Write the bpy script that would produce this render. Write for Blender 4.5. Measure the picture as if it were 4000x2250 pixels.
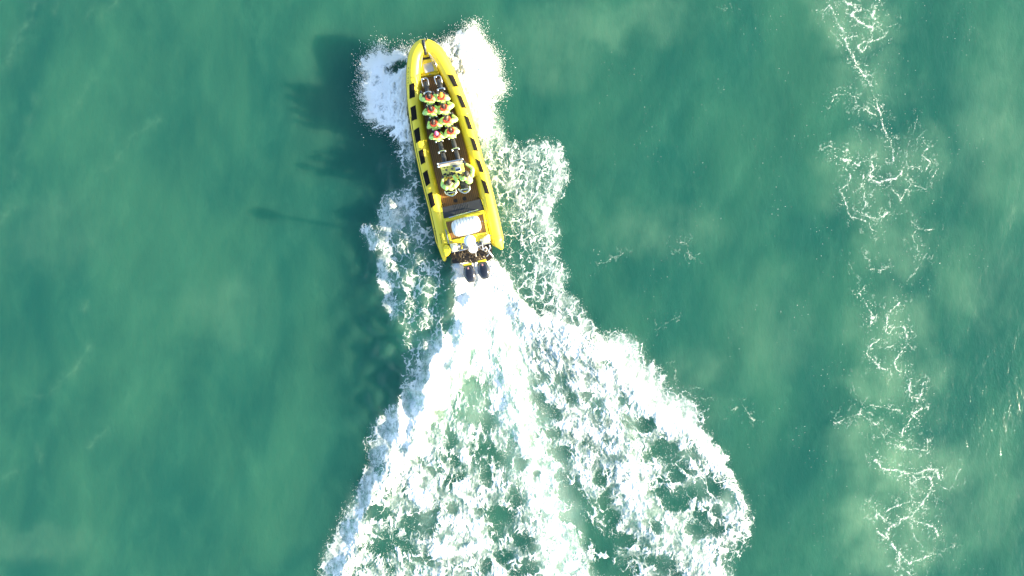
import bpy, math, random
import numpy as np
from mathutils import Vector, Matrix

for o in list(bpy.data.objects):
    bpy.data.objects.remove(o)
scene = bpy.context.scene
R = math.radians

# ------------------------------------------------------------------ camera / light
PXM = 78.0          # reference pixels per metre on the water
CAMH = 34.0
cam_d = bpy.data.cameras.new("camera")
cam = bpy.data.objects.new("camera", cam_d)
scene.collection.objects.link(cam)
cam.location = (0, 0, CAMH)
cam_d.sensor_fit = 'HORIZONTAL'
cam_d.sensor_width = 36
cam_d.lens = 18 / ((2000 / PXM) / CAMH)
cam_d.clip_end = 9000
scene.camera = cam

SUN_EL, SUN_AZ = 16.0, -8.5        # azimuth of the sun measured from +x, anticlockwise
world = bpy.data.worlds.new("World")
scene.world = world
world.use_nodes = True
wn = world.node_tree
bg = wn.nodes['Background']
sky = wn.nodes.new('ShaderNodeTexSky')
sky.sky_type = 'NISHITA'
sky.sun_disc = False
sky.sun_elevation = R(SUN_EL)
sky.sun_rotation = R(90 - SUN_AZ)
wn.links.new(sky.outputs[0], bg.inputs[0])
bg.inputs[1].default_value = 0.12

sl = bpy.data.lights.new("sun", 'SUN')
sl.energy = 5.0
sl.angle = R(0.5)
sl.color = (1.0, 0.87, 0.62)
sun = bpy.data.objects.new("sun", sl)
scene.collection.objects.link(sun)
sd = Vector((math.cos(R(SUN_EL)) * math.cos(R(SUN_AZ)), math.cos(R(SUN_EL)) * math.sin(R(SUN_AZ)), math.sin(R(SUN_EL))))
sun.rotation_euler = sd.to_track_quat('Z', 'Y').to_euler()
sun.location = sd * 60

scene.view_settings.view_transform = 'Standard'
scene.view_settings.look = 'None'
scene.view_settings.exposure = 2.0
scene.view_settings.gamma = 1.0
scene.cycles.use_denoising = True
scene.cycles.max_bounces = 6
scene.cycles.transparent_max_bounces = 8
scene.cycles.sample_clamp_indirect = 6.0

# ------------------------------------------------------------------ helpers
def tag(o, label=None, cat=None, group=None, kind=None):
    if label: o['label'] = label
    if cat: o['category'] = cat
    if group: o['group'] = group
    if kind: o['kind'] = kind
    return o

def empty(name, loc=(0, 0, 0), rz=0.0):
    o = bpy.data.objects.new(name, None)
    o.empty_display_size = 0.3
    scene.collection.objects.link(o)
    o.location = loc
    o.rotation_euler = (0, 0, rz)
    return o

def mat(name, col, rough=0.5, metal=0.0, spec=0.5, coat=0.0, bump=None, vary=None, emit=None, sheen=0.0):
    m = bpy.data.materials.new(name)
    m.use_nodes = True
    nt = m.node_tree
    b = nt.nodes['Principled BSDF']
    b.inputs['Base Color'].default_value = (*col, 1)
    b.inputs['Roughness'].default_value = rough
    b.inputs['Metallic'].default_value = metal
    b.inputs['Specular IOR Level'].default_value = spec
    b.inputs['Coat Weight'].default_value = coat
    b.inputs['Sheen Weight'].default_value = sheen
    tc = nt.nodes.new('ShaderNodeTexCoord')
    if vary:
        sc, amt = vary
        n = nt.nodes.new('ShaderNodeTexNoise')
        n.inputs['Scale'].default_value = sc
        n.inputs['Detail'].default_value = 5
        nt.links.new(tc.outputs['Object'], n.inputs['Vector'])
        mx = nt.nodes.new('ShaderNodeMix')
        mx.data_type = 'RGBA'
        mr = nt.nodes.new('ShaderNodeMapRange')
        mr.inputs[1].default_value = 0.35
        mr.inputs[2].default_value = 0.7
        nt.links.new(n.outputs[0], mr.inputs[0])
        nt.links.new(mr.outputs[0], mx.inputs[0])
        mx.inputs[6].default_value = (*col, 1)
        mx.inputs[7].default_value = (*[c * (1 - amt) for c in col], 1)
        nt.links.new(mx.outputs[2], b.inputs['Base Color'])
    if bump:
        sc, st, dist = bump
        n = nt.nodes.new('ShaderNodeTexNoise')
        n.inputs['Scale'].default_value = sc
        n.inputs['Detail'].default_value = 3
        nt.links.new(tc.outputs['Object'], n.inputs['Vector'])
        bp = nt.nodes.new('ShaderNodeBump')
        bp.inputs['Strength'].default_value = st
        bp.inputs['Distance'].default_value = dist
        nt.links.new(n.outputs[0], bp.inputs['Height'])
        nt.links.new(bp.outputs[0], b.inputs['Normal'])
    return m

class MB:
    """Collects shapes, links them as one mesh object."""
    def __init__(s):
        s.v = []; s.f = []
    def add(s, vs, fs):
        o = len(s.v)
        s.v += [tuple(v) for v in vs]
        s.f += [tuple(i + o for i in f) for f in fs]
        return s
    def box(s, c, d, rz=0.0, M=None, bev=0.0):
        hx, hy, hz = d[0] / 2, d[1] / 2, d[2] / 2
        b = min(bev, hx * .9, hy * .9, hz * .9)
        Rm = Matrix.Rotation(rz, 3, 'Z') if M is None else M
        if b <= 0:
            vs = [Vector((x * hx, y * hy, z * hz)) for z in (-1, 1) for y in (-1, 1) for x in (-1, 1)]
            fs = [(0, 2, 3, 1), (4, 5, 7, 6), (0, 1, 5, 4), (1, 3, 7, 5), (3, 2, 6, 7), (2, 0, 4, 6)]
            s.add([Rm @ v + Vector(c) for v in vs], fs)
            return s
        # rounded box: stacked rounded-rectangle rings
        prof = [(-hz, b), (-hz + b * .3, b * .3), (-hz + b, 0), (hz - b, 0), (hz - b * .3, b * .3), (hz, b)]
        rings = []
        for z, ins in prof:
            ring = []
            for cx, cy, a0 in ((1, 1, 0), (-1, 1, 90), (-1, -1, 180), (1, -1, 270)):
                for k in range(4):
                    a = R(a0 + k * 30)
                    ring.append((cx * (hx - b) + math.cos(a) * (b - ins * .98), cy * (hy - b) + math.sin(a) * (b - ins * .98), z))
            rings.append([Rm @ Vector(p) + Vector(c) for p in ring])
        return s.loft(rings)
    def loft(s, rings, cap=True, closed=False):
        n = len(rings[0]); o = len(s.v)
        for r in rings: s.v += [tuple(p) for p in r]
        m = len(rings)
        for i in range(m if closed else m - 1):
            j = (i + 1) % m
            for k in range(n):
                l = (k + 1) % n
                s.f.append((o + i * n + k, o + i * n + l, o + j * n + l, o + j * n + k))
        if cap and not closed:
            s.f.append(tuple(o + k for k in reversed(range(n))))
            s.f.append(tuple(o + (m - 1) * n + k for k in range(n)))
        return s
    def tube(s, path, rad, n=10, cap=True, flat=1.0, closed=False):
        P = [Vector(p) for p in path]
        if not isinstance(rad, (list, tuple)): rad = [rad] * len(P)
        rings = []; up = Vector((0, 0, 1)); prev = None
        m = len(P)
        for i, p in enumerate(P):
            if closed: t = P[(i + 1) % m] - P[i - 1]
            else: t = P[min(i + 1, m - 1)] - P[max(i - 1, 0)]
            if t.length < 1e-9: t = Vector((0, 1, 0))
            t.normalize()
            if prev is None:
                a = up if abs(t.z) < 0.9 else Vector((0, 1, 0))
                x = t.cross(a).normalized()
            else:
                x = prev - t * prev.dot(t)
                x = x.normalized() if x.length > 1e-6 else prev
            prev = x
            y = x.cross(t).normalized()
            rings.append([p + x * math.cos(2 * math.pi * k / n) * rad[i] + y * math.sin(2 * math.pi * k / n) * rad[i] * flat for k in range(n)])
        return s.loft(rings, cap, closed)
    def ell(s, c, r, nu=14, nv=9, M=None):
        c = Vector(c)
        rings = []
        for j in range(nv):
            a = -math.pi / 2 + math.pi * (j + .5) / nv
            ring = []
            for k in range(nu):
                b = 2 * math.pi * k / nu
                p = Vector((math.cos(a) * math.cos(b) * r[0], math.cos(a) * math.sin(b) * r[1], math.sin(a) * r[2]))
                if M is not None: p = M @ p
                ring.append(c + p)
            rings.append(ring)
        return s.loft(rings)
    def cyl(s, c, r, h, n=20, r2=None, M=None):
        c = Vector(c); r2 = r if r2 is None else r2
        rings = []
        for z, rr in ((-h / 2, r), (h / 2, r2)):
            ring = []
            for k in range(n):
                p = Vector((math.cos(2 * math.pi * k / n) * rr, math.sin(2 * math.pi * k / n) * rr, z))
                if M is not None: p = M @ p
                ring.append(c + p)
            rings.append(ring)
        return s.loft(rings)
    def prism(s, poly, z0, z1):
        """poly: list of (x, y) or (x,y,z); extruded between z0 and z1"""
        a = sum(poly[i][0] * poly[(i + 1) % len(poly)][1] - poly[(i + 1) % len(poly)][0] * poly[i][1] for i in range(len(poly)))
        if a < 0: poly = list(reversed(poly))
        return s.loft([[(p[0], p[1], z0) for p in poly], [(p[0], p[1], z1) for p in poly]])
    def build(s, name, m, parent=None, smooth=True, ang=40):
        me = bpy.data.meshes.new(name)
        me.from_pydata(s.v, [], s.f)
        me.validate()
        if smooth:
            me.polygons.foreach_set('use_smooth', [True] * len(me.polygons))
            try: me.set_sharp_from_angle(angle=R(ang))
            except Exception: pass
        me.materials.append(m)
        o = bpy.data.objects.new(name, me)
        scene.collection.objects.link(o)
        if parent is not None: o.parent = parent
        return o

def blob(name, mb, m, parent, voxel=0.014, smooth=4):
    """fuse overlapping shapes into one continuous skin"""
    me = bpy.data.meshes.new(name + '_src')
    me.from_pydata(mb.v, [], mb.f)
    tmp = bpy.data.objects.new(name + '_src', me)
    scene.collection.objects.link(tmp)
    rm = tmp.modifiers.new('r', 'REMESH'); rm.mode = 'VOXEL'; rm.voxel_size = voxel; rm.use_smooth_shade = True
    sm = tmp.modifiers.new('s', 'SMOOTH'); sm.factor = .5; sm.iterations = smooth
    dg = bpy.context.evaluated_depsgraph_get()
    res = bpy.data.meshes.new_from_object(tmp.evaluated_get(dg))
    res.name = name
    bpy.data.objects.remove(tmp); bpy.data.meshes.remove(me)
    res.materials.clear(); res.materials.append(m)
    o = bpy.data.objects.new(name, res)
    scene.collection.objects.link(o)
    o.parent = parent
    return o

def W(px, py, z=0.0):
    """a spot in the photograph (4000 px frame) and its height above the water -> metres"""
    k = (1 - z / CAMH) / PXM
    return Vector(((px - 2000) * k, -(py - 1125) * k, z))

# ------------------------------------------------------------------ noise
_rng = np.random.RandomState(7)
_perm = _rng.permutation(512).astype(np.int32)
_perm = np.concatenate([_perm, _perm])
_ga = _rng.rand(512) * 2 * np.pi
_gx, _gy = np.cos(_ga).astype(np.float32), np.sin(_ga).astype(np.float32)
def _h(i, j, s):
    return _perm[(_perm[(i + s * 37) & 511] + j) & 511]
def pn(x, y, s=0):
    x = np.asarray(x, np.float32) + 100.0; y = np.asarray(y, np.float32) + 100.0
    i = np.floor(x).astype(np.int32); j = np.floor(y).astype(np.int32)
    fx = x - i; fy = y - j
    u = fx * fx * fx * (fx * (fx * 6 - 15) + 10); v = fy * fy * fy * (fy * (fy * 6 - 15) + 10)
    def g(a, b):
        h = _h(i + a, j + b, s)
        return _gx[h] * (fx - a) + _gy[h] * (fy - b)
    a = g(0, 0); b = g(1, 0); c = g(0, 1); d = g(1, 1)
    return ((a + (b - a) * u) * (1 - v) + (c + (d - c) * u) * v) * 1.5
def fbm(x, y, o=4, s=0, gain=.5):
    r = 0; a = 1; t = 0
    for k in range(o):
        r = r + a * pn(x * 2 ** k + 3.7 * k, y * 2 ** k + 1.3 * k, s + k); t += a; a *= gain
    return r / t
def worley(x, y, s=0):
    x = np.asarray(x, np.float32) + 100.0; y = np.asarray(y, np.float32) + 100.0
    i = np.floor(x).astype(np.int32); j = np.floor(y).astype(np.int32)
    f1 = np.full(x.shape, 9, np.float32); f2 = f1.copy()
    for a in (-1, 0, 1):
        for b in (-1, 0, 1):
            h = _h(i + a, j + b, s)
            px = i + a + (h % 61) / 61.0; py = j + b + ((h * 7 + 3) % 59) / 59.0
            d = np.hypot(x - px, y - py).astype(np.float32)
            f2 = np.minimum(f2, np.maximum(f1, d)); f1 = np.minimum(f1, d)
    return f1, f2
def sstep(a, b, x):
    t = np.clip((x - a) / (b - a), 0, 1)
    return t * t * (3 - 2 * t)
def uniformise(t, ref=None):
    q = np.sort((t if ref is None else ref).ravel()[::17])
    return np.interp(t, q, np.linspace(0, 1, len(q))).astype(np.float32)

# ------------------------------------------------------------------ foam layout (4000 px frame)
def Z(ox, oy, s, pts):
    return [(ox + p[0] / s, oy + p[1] / s) for p in pts]
def sdf(X, Y, poly):
    d = np.full(X.shape, 1e9); ins = np.zeros(X.shape, bool)
    n = len(poly)
    for k in range(n):
        ax, ay = poly[k]; bx, by = poly[(k + 1) % n]
        ex, ey = bx - ax, by - ay
        t = np.clip(((X - ax) * ex + (Y - ay) * ey) / (ex * ex + ey * ey + 1e-9), 0, 1)
        d = np.minimum(d, np.hypot(X - ax - t * ex, Y - ay - t * ey))
        c = ((ay > Y) != (by > Y)) & (X < (bx - ax) * (Y - ay) / (by - ay + 1e-12) + ax)
        ins ^= c
    return np.where(ins, d, -d)
def pdist(X, Y, pts, closed=False):
    d = np.full(X.shape, 1e9)
    for k in range(len(pts) - 1):
        ax, ay = pts[k][:2]; bx, by = pts[k + 1][:2]
        ex, ey = bx - ax, by - ay
        t = np.clip(((X - ax) * ex + (Y - ay) * ey) / (ex * ex + ey * ey + 1e-9), 0, 1)
        d = np.minimum(d, np.hypot(X - ax - t * ex, Y - ay - t * ey))
    return d

CG = 6.0   # coarse map pitch in px
CX0, CX1, CY0, CY1 = 1100, 3200, -100, 2500
cxs = np.arange(CX0, CX1, CG); cys = np.arange(CY0, CY1, CG)
MX, MY = np.meshgrid(cxs, cys)
C = np.zeros(MX.shape); A = np.zeros(MX.shape); RL = np.zeros(MX.shape)   # foam cover, milky water, relief
def paint(arr, poly, val, fe, fi=None):
    w = sstep(-fe, fi if fi is not None else fe, sdf(MX, MY, poly))
    arr[:] = arr * (1 - w) + val * w
def spot(arr, x, y, rx, ry, val, ang=0, soft=.55):
    c, s = math.cos(R(ang)), math.sin(R(ang))
    u = ((MX - x) * c + (MY - y) * s) / rx; v = (-(MX - x) * s + (MY - y) * c) / ry
    w = 1 - sstep(1 - soft, 1 + soft, np.hypot(u, v))
    arr[:] = arr * (1 - w) + val * w
def band(arr, pts, wd, val, soft=.6):
    d = pdist(MX, MY, pts) / wd
    w = 1 - sstep(1 - soft, 1 + soft, d)
    arr[:] = arr * (1 - w) + val * w

z7 = lambda p: Z(1380, 50, 2.229, p)
z8 = lambda p: Z(1400, 600, 1.932, p)
zA = lambda p: Z(1300, 1400, 1.705, p)
zB = lambda p: Z(2100, 1400, 1.704, p)
R_OUT = z7([(1200, 890), (1240, 1000), (1265, 1060), (1250, 1120), (1320, 1150), (1390, 1180), (1440, 1240), (1480, 1240), (1530, 1200), (1620, 1170), (1700, 1160), (1760, 1200), (1770, 1290), (1795, 1380)]) + \
        z8([(1525, 100), (1525, 220), (1470, 320), (1425, 380), (1400, 470), (1440, 560), (1460, 600), (1430, 640), (1455, 690), (1430, 740), (1470, 800), (1520, 880), (1515, 960), (1500, 1000), (1525, 1090), (1580, 1110), (1640, 1180), (1690, 1260), (1700, 1300), (1750, 1350), (1800, 1460)])
R_LACE = z7([(1000, 850)]) + R_OUT + z8([(1500, 1440), (1330, 1190), (1200, 1000), (1120, 850), (1060, 740), (1060, 620), (1040, 400), (980, 150), (930, 0)])
L_OUT = z7([(330, 1040), (380, 1130), (390, 1200), (365, 1230), (390, 1300), (400, 1400)]) + \
        z8([(320, 90), (330, 180), (360, 250), (300, 290), (200, 330), (160, 370), (120, 440), (170, 490), (150, 560), (80, 590), (90, 650), (130, 690), (190, 690), (210, 760), (180, 830), (195, 920), (200, 980), (230, 1040), (225, 1110), (260, 1170), (270, 1230), (320, 1290), (350, 1340), (330, 1400), (325, 1440)]) + \
        zA([(460, 120), (480, 220), (530, 290)])
L_LACE = L_OUT + zA([(620, 200), (700, 0)]) + z8([(700, 1300), (690, 1250), (640, 1200), (620, 1120), (650, 1050), (620, 950), (640, 850), (600, 760), (590, 680), (555, 560), (530, 450), (500, 300), (470, 150), (440, 0)]) + z7([(560, 1300), (500, 1050)])
L_SPL = z7([(560, 330), (490, 325), (420, 330), (360, 360), (300, 370), (240, 285), (200, 330), (150, 380), (100, 420), (80, 480), (100, 560), (75, 640), (70, 720), (110, 790), (90, 850), (130, 920), (180, 990), (260, 1020), (330, 1040), (400, 1150), (440, 1260), (560, 1280), (560, 900), (540, 600)])
R_SPL = z7([(620, 330), (760, 300), (850, 230), (960, 190), (1000, 130), (1060, 100), (1100, 180), (1140, 260), (1210, 350), (1260, 430), (1265, 560), (1310, 640), (1290, 690), (1230, 740), (1195, 800), (1200, 880), (1215, 960), (1190, 1030), (1130, 1110), (1060, 1060), (960, 800), (700, 450)])
R_EDGE = zB([(540, -20), (570, 60), (640, 130), (700, 190), (730, 250), (760, 320), (830, 330), (880, 390), (940, 390), (1010, 440), (1060, 510), (1110, 540), (1110, 600), (1170, 610), (1230, 680), (1300, 750), (1340, 820), (1370, 880), (1410, 980), (1430, 1040), (1420, 1170), (1340, 1190), (1280, 1230), (1260, 1330), (1230, 1400), (1250, 1600)])
L_EDGE = zA([(690, -60), (650, 100), (560, 290), (500, 340), (450, 400), (405, 440), (378, 505), (372, 560), (345, 600), (355, 640), (350, 720), (296, 780), (250, 870), (200, 980), (150, 1060), (100, 1160), (50, 1260), (28, 1330), (-30, 1600)])
WASH_L = z8([(720, 770), (692, 850), (700, 950), (722, 1050), (720, 1150), (700, 1300), (650, 1400)])
WASH_R = z8([(1010, 760), (1060, 800), (1110, 880), (1150, 980), (1220, 1070), (1290, 1140), (1330, 1200), (1440, 1240), (1560, 1280), (1700, 1320)])
MAIN = list(reversed(WASH_L)) + WASH_R + R_EDGE + list(reversed(L_EDGE))

paint(C, R_LACE, .48, 4, 14)
band(C, R_OUT, 26, .66, .8)
paint(C, L_LACE, .40, 5, 18)
band(C, z8([(80, 590), (130, 690), (190, 690), (215, 760), (190, 830), (210, 960), (240, 1040), (230, 1110), (270, 1200)]), 22, .80)
# darker, thinly laced corridors beside hull and wash
band(C, z8([(1075, 560), (1110, 700), (1130, 850), (1190, 980), (1290, 1090), (1380, 1170)]), 26, .20)
spot(C, *z8([(1200, 700)])[0], 45, 65, .30)
spot(C, *z8([(1330, 1020)])[0], 55, 40, .42)
spot(C, *z8([(1250, 830)])[0], 40, 50, .28)
band(C, z7([(1130, 1180), (1160, 1449)]), 30, .55)
band(C, z8([(470, 200), (530, 420), (575, 600), (600, 740)]), 22, .16)
band(C, z8([(610, 800), (650, 900), (670, 1000), (670, 1120), (700, 1220)]), 34, .12)
spot(C, *z8([(470, 600)])[0], 60, 50, .50)
spot(C, *z8([(330, 400)])[0], 55, 60, .72)
spot(C, *z8([(250, 520)])[0], 50, 45, .74)
spot(C, *z8([(560, 950)])[0], 35, 60, .40)
spot(C, *z8([(500, 1150)])[0], 40, 45, .44)
# bow splashes
paint(C, L_SPL, .97, 6, 22)
spot(C, *z7([(395, 470)])[0], 42, 20, .15, -20)
spot(C, *z7([(520, 1180)])[0], 40, 60, .70)
paint(C, R_SPL, 1.08, 6, 16)
spot(C, *z7([(865, 320)])[0], 28, 32, .55, 30)
spot(C, *z7([(900, 470)])[0], 22, 40, .72, -20)
spot(C, *z7([(1140, 1060)])[0], 40, 40, .72)
# stern wash and the wide wake
paint(C, MAIN, .57, 5, 16)
paint(C, list(reversed(WASH_L)) + WASH_R + z8([(1400, 1330), (1150, 1250), (900, 1300), (700, 1450)]), 1.04, 5, 30)
band(C, L_EDGE[2:], 46, .84); band(C, L_EDGE[2:9], 60, .84)
band(C, R_EDGE[:9], 80, .92); band(C, R_EDGE[8:15], 24, .92); spot(C, 2850, 2040, 70, 110, .62, -10)
for bx in ([(1950, 1200), (1975, 1400), (2010, 1560), (2060, 1700), (2110, 1850), (2160, 2000), (2220, 2300)],):
    band(C, bx, 66, .74); band(A, bx, 82, 1.0, .7)
band(C, [(1840, 1300), (1940, 1420), (2000, 1560)], 55, .84)
band(C, [(1750, 1380), (1690, 1540), (1620, 1680)], 76, .93)
band(C, [(1640, 1690), (1620, 1800), (1650, 1930)], 46, .95)
band(C, [(1800, 1700), (1790, 1900), (1870, 2080), (1930, 2250)], 40, .92)
band(C, [(1700, 2180), (1760, 2100), (1800, 1980)], 60, .88)
band(C, [(2200, 1330), (2330, 1480), (2420, 1640), (2440, 1800), (2470, 1960), (2600, 2060), (2700, 2180)], 62, .84)
band(C, [(2100, 1400), (2180, 1600), (2260, 1800), (2330, 1900)], 42, .78)
band(C, [(2680, 2100), (2760, 2250)], 90, .78)
band(C, [(2240, 1500), (2300, 1700)], 34, .8)
holes = [
    (1880, 1600, 52, 56, .42), (1905, 1645, 30, 28, .06), (1840, 1530, 40, 45, .35), (1905, 1500, 14, 38, .12), (1790, 1590, 25, 35, .45),
    (1765, 1720, 18, 36, .10), (1730, 1600, 18, 16, .35), (1690, 1660, 16, 20, .45), (1830, 1690, 36, 16, .35), (1890, 1745, 50, 22, .25),
    (1940, 1790, 44, 30, .06), (1860, 1775, 32, 26, .30), (1770, 1800, 26, 28, .30), (1705, 1830, 32, 16, .45), (1590, 1900, 20, 14, .35),
    (1500, 1830, 26, 34, .52), (1480, 1990, 36, 30, .28), (1500, 2020, 42, 22, .22), (1590, 1905, 16, 30, .30), (1605, 2040, 28, 40, .25),
    (1490, 2130, 34, 36, .08), (1540, 2095, 55, 26, .30), (1590, 2140, 18, 14, .08), (1520, 2220, 26, 20, .15), (1430, 2130, 26, 16, .25),
    (1425, 2210, 16, 12, .15), (1670, 2180, 26, 18, .12), (1680, 2020, 22, 26, .35), (1780, 1850, 34, 44, .25), (1770, 1975, 30, 30, .35),
    (1640, 2210, 26, 30, .35), (1905, 1855, 28, 34, .15), (1900, 1790, 40, 24, .3), (2015, 1950, 34, 28, .22), (1960, 2010, 52, 34, .04),
    (1935, 2080, 30, 30, .16), (2040, 2110, 38, 28, .12), (1965, 2170, 34, 36, .05), (1900, 2210, 14, 36, .08), (2080, 2210, 30, 22, .2), (2010, 2240, 30, 18, .2),
    (2160, 1500, 32, 30, .45), (2110, 1560, 20, 24, .18), (2140, 1610, 34, 30, .10), (2160, 1690, 36, 22, .12), (2190, 1770, 46, 32, .12),
    (2100, 1700, 18, 30, .42), (2230, 1560, 24, 26, .25), (2290, 1540, 26, 22, .35), (2330, 1590, 28, 30, .40), (2180, 1860, 22, 22, .15),
    (2215, 1870, 20, 26, .3), (2225, 1930, 52, 34, .05), (2270, 1960, 26, 28, .15), (2230, 2010, 50, 30, .05), (2290, 2060, 56, 30, .04),
    (2330, 2120, 66, 40, .04), (2350, 1870, 26, 34, .25), (2360, 1960, 30, 44, .12), (2380, 2030, 40, 36, .14), (2430, 2110, 46, 34, .10),
    (2360, 2200, 56, 60, .06), (2440, 2230, 50, 30, .12), (2520, 1660, 30, 26, .05), (2480, 1700, 26, 20, .35), (2590, 1760, 60, 36, .30),
    (2560, 1770, 24, 20, .08), (2650, 1830, 40, 34, .30), (2580, 1880, 26, 26, .10), (2640, 1860, 30, 22, .12), (2570, 1920, 36, 30, .18),
    (2640, 1960, 50, 32, .08), (2700, 1920, 34, 26, .05), (2790, 1910, 34, 26, .03), (2760, 2010, 60, 30, .22), (2840, 1950, 26, 30, .34),
    (2720, 2060, 36, 26, .16), (2800, 2070, 40, 26, .2), (2730, 2090, 34, 20, .15),
    (2560, 2190, 50, 26, .14), (2620, 2210, 20, 14, .06), (2560, 2050, 22, 20, .25), (2470, 2190, 30, 24, .3), (2640, 2240, 30, 20, .3),
    (2420, 1560, 26, 20, .4), (2450, 1640, 24, 20, .45), (2100, 1850, 20, 24, .55), (2360, 1420, 24, 18, .5), (2700, 1770, 30, 20, .35),
    (2110, 1390, 26, 22, .35), (2120, 1480, 30, 26, .4), (1990, 1270, 30, 30, .78), (2010, 1250, 14, 20, .6), (1830, 1110, 24, 40, .8),
    (1650, 1790, 20, 26, .55), (2000, 1730, 14, 40, .25), (2040, 1800, 20, 30, .4), (2130, 1640, 16, 40, .5)]
for hx, hy, rx, ry, v in holes:
    spot(C, hx, hy, rx * 1.02, ry * 1.02, v * .8, 10, .55)
    if v > .3: spot(A, hx, hy, rx, ry, .45, 10, .8)
spot(A, 1990, 1270, 90, 80, .9); spot(A, 1900, 1250, 120, 120, .8); spot(A, 1950, 1130, 60, 60, .8)
# relief: strong in splashes and along breaking rims
paint(RL, R_LACE, .35, 10); paint(RL, L_LACE, .35, 10)
paint(RL, MAIN, .7, 10, 40)
paint(RL, list(reversed(WASH_L)) + WASH_R + z8([(1500, 1600), (600, 1600)]), .8, 10, 40)
paint(RL, L_SPL, 1.0, 2, 60); paint(RL, R_SPL, 1.0, 2, 60)
band(RL, [(1950, 1200), (2010, 1560), (2110, 1850), (2220, 2300)], 60, .25, .9)
# nothing under the boat itself
HULLP = [(1590, 300), (1640, 190), (1690, 190), (1760, 330), (1860, 560), (1900, 740), (1945, 960), (1900, 990), (1780, 985), (1740, 1000), (1700, 940), (1640, 700), (1590, 450)]

def samp(arr, px, py):
    u = np.clip((px - CX0) / CG, 0, arr.shape[1] - 1.001); v = np.clip((py - CY0) / CG, 0, arr.shape[0] - 1.001)
    i = u.astype(int); j = v.astype(int); fu = u - i; fv = v - j
    return ((arr[j, i] * (1 - fu) + arr[j, i + 1] * fu) * (1 - fv) + (arr[j + 1, i] * (1 - fu) + arr[j + 1, i + 1] * fu) * fv).astype(np.float32)
def blur(a, n):
    for _ in range(n):
        a = (np.pad(a, 1, mode='edge')[:-2, 1:-1] + 2 * a + np.pad(a, 1, mode='edge')[2:, 1:-1]) / 4
        a = (np.pad(a, 1, mode='edge')[1:-1, :-2] + 2 * a + np.pad(a, 1, mode='edge')[1:-1, 2:]) / 4
    return a
CB = blur(np.clip(C, 0, 1), 14)          # soft envelope
HB = blur(np.clip(C, 0, 1) * RL, 10)
# breaking ridges thrown up by the hull: crest line with (x, y, height, half width px)
HG = np.zeros(MX.shape)
def ridge(pts):
    global HG
    for k in range(len(pts) - 1):
        ax, ay, ah, aw = pts[k]; bx, by, bh, bw = pts[k + 1]
        ex, ey = bx - ax, by - ay
        t = np.clip(((MX - ax) * ex + (MY - ay) * ey) / (ex * ex + ey * ey), 0, 1)
        d = np.hypot(MX - ax - t * ex, MY - ay - t * ey)
        w_ = aw + (bw - aw) * t
        HG = np.maximum(HG, (ah + (bh - ah) * t) * np.exp(-(d / w_) ** 2))
ridge([(1800, 1040, .08, 40), (1800, 1120, .30, 52), (1800, 1250, .50, 66), (1760, 1370, .52, 70), (1690, 1490, .46, 66), (1620, 1610, .28, 70), (1545, 1740, .18, 60), (1490, 1880, .20, 46), (1420, 2050, .18, 46), (1340, 2250, .18, 46)])
ridge([(1960, 1060, .06, 40), (2020, 1180, .14, 60), (2130, 1290, .16, 66), (2280, 1400, .15, 60), (2420, 1500, .12, 60), (2560, 1620, .10, 50)])
ridge([(1925, 1250, .08, 50), (1985, 1420, .20, 44), (2010, 1600, .16, 40), (2060, 1760, .08, 44)])
ridge([(2200, 1420, .05, 60), (2330, 1560, .09, 60), (2420, 1700, .09, 60), (2450, 1900, .09, 60), (2560, 2080, .08, 60), (2700, 2230, .08, 60)])
HN = HG.copy(); HG = np.zeros(MX.shape)
ridge([(1650, 420, .10, 100), (1620, 650, .36, 160), (1590, 900, .56, 190), (1620, 1150, .74, 205), (1620, 1400, .76, 205), (1570, 1560, .50, 180), (1500, 1720, .20, 120), (1400, 1950, .12, 100)])
HGB = HN + HG

def swell(x, y):
    c, s = math.cos(R(58)), math.sin(R(58))
    u = x * c + y * s; v = -x * s + y * c
    h = .045 * fbm(u * .12, v * .30, 3, 11) * 2
    h = h + .008 * fbm(u * .45 + 9, v * 1.0, 3, 23) * 2
    return h
def water_h(x, y):
    px = x * PXM + 2000; py = -y * PXM + 1125
    inb = (px > CX0) & (px < CX1) & (py > CY0) & (py < CY1)
    m = np.where(inb, .12 * samp(HB, px, py), 0)
    g = np.where(inb, samp(HGB, px + 30 * pn(x * .9, y * .9, 240), py + 30 * pn(x * .9 + 5, y * .9, 241)), 0) * (.85 + .55 * pn(x * 1.1, y * 1.1, 242))
    return swell(x, y) + m + g

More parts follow.
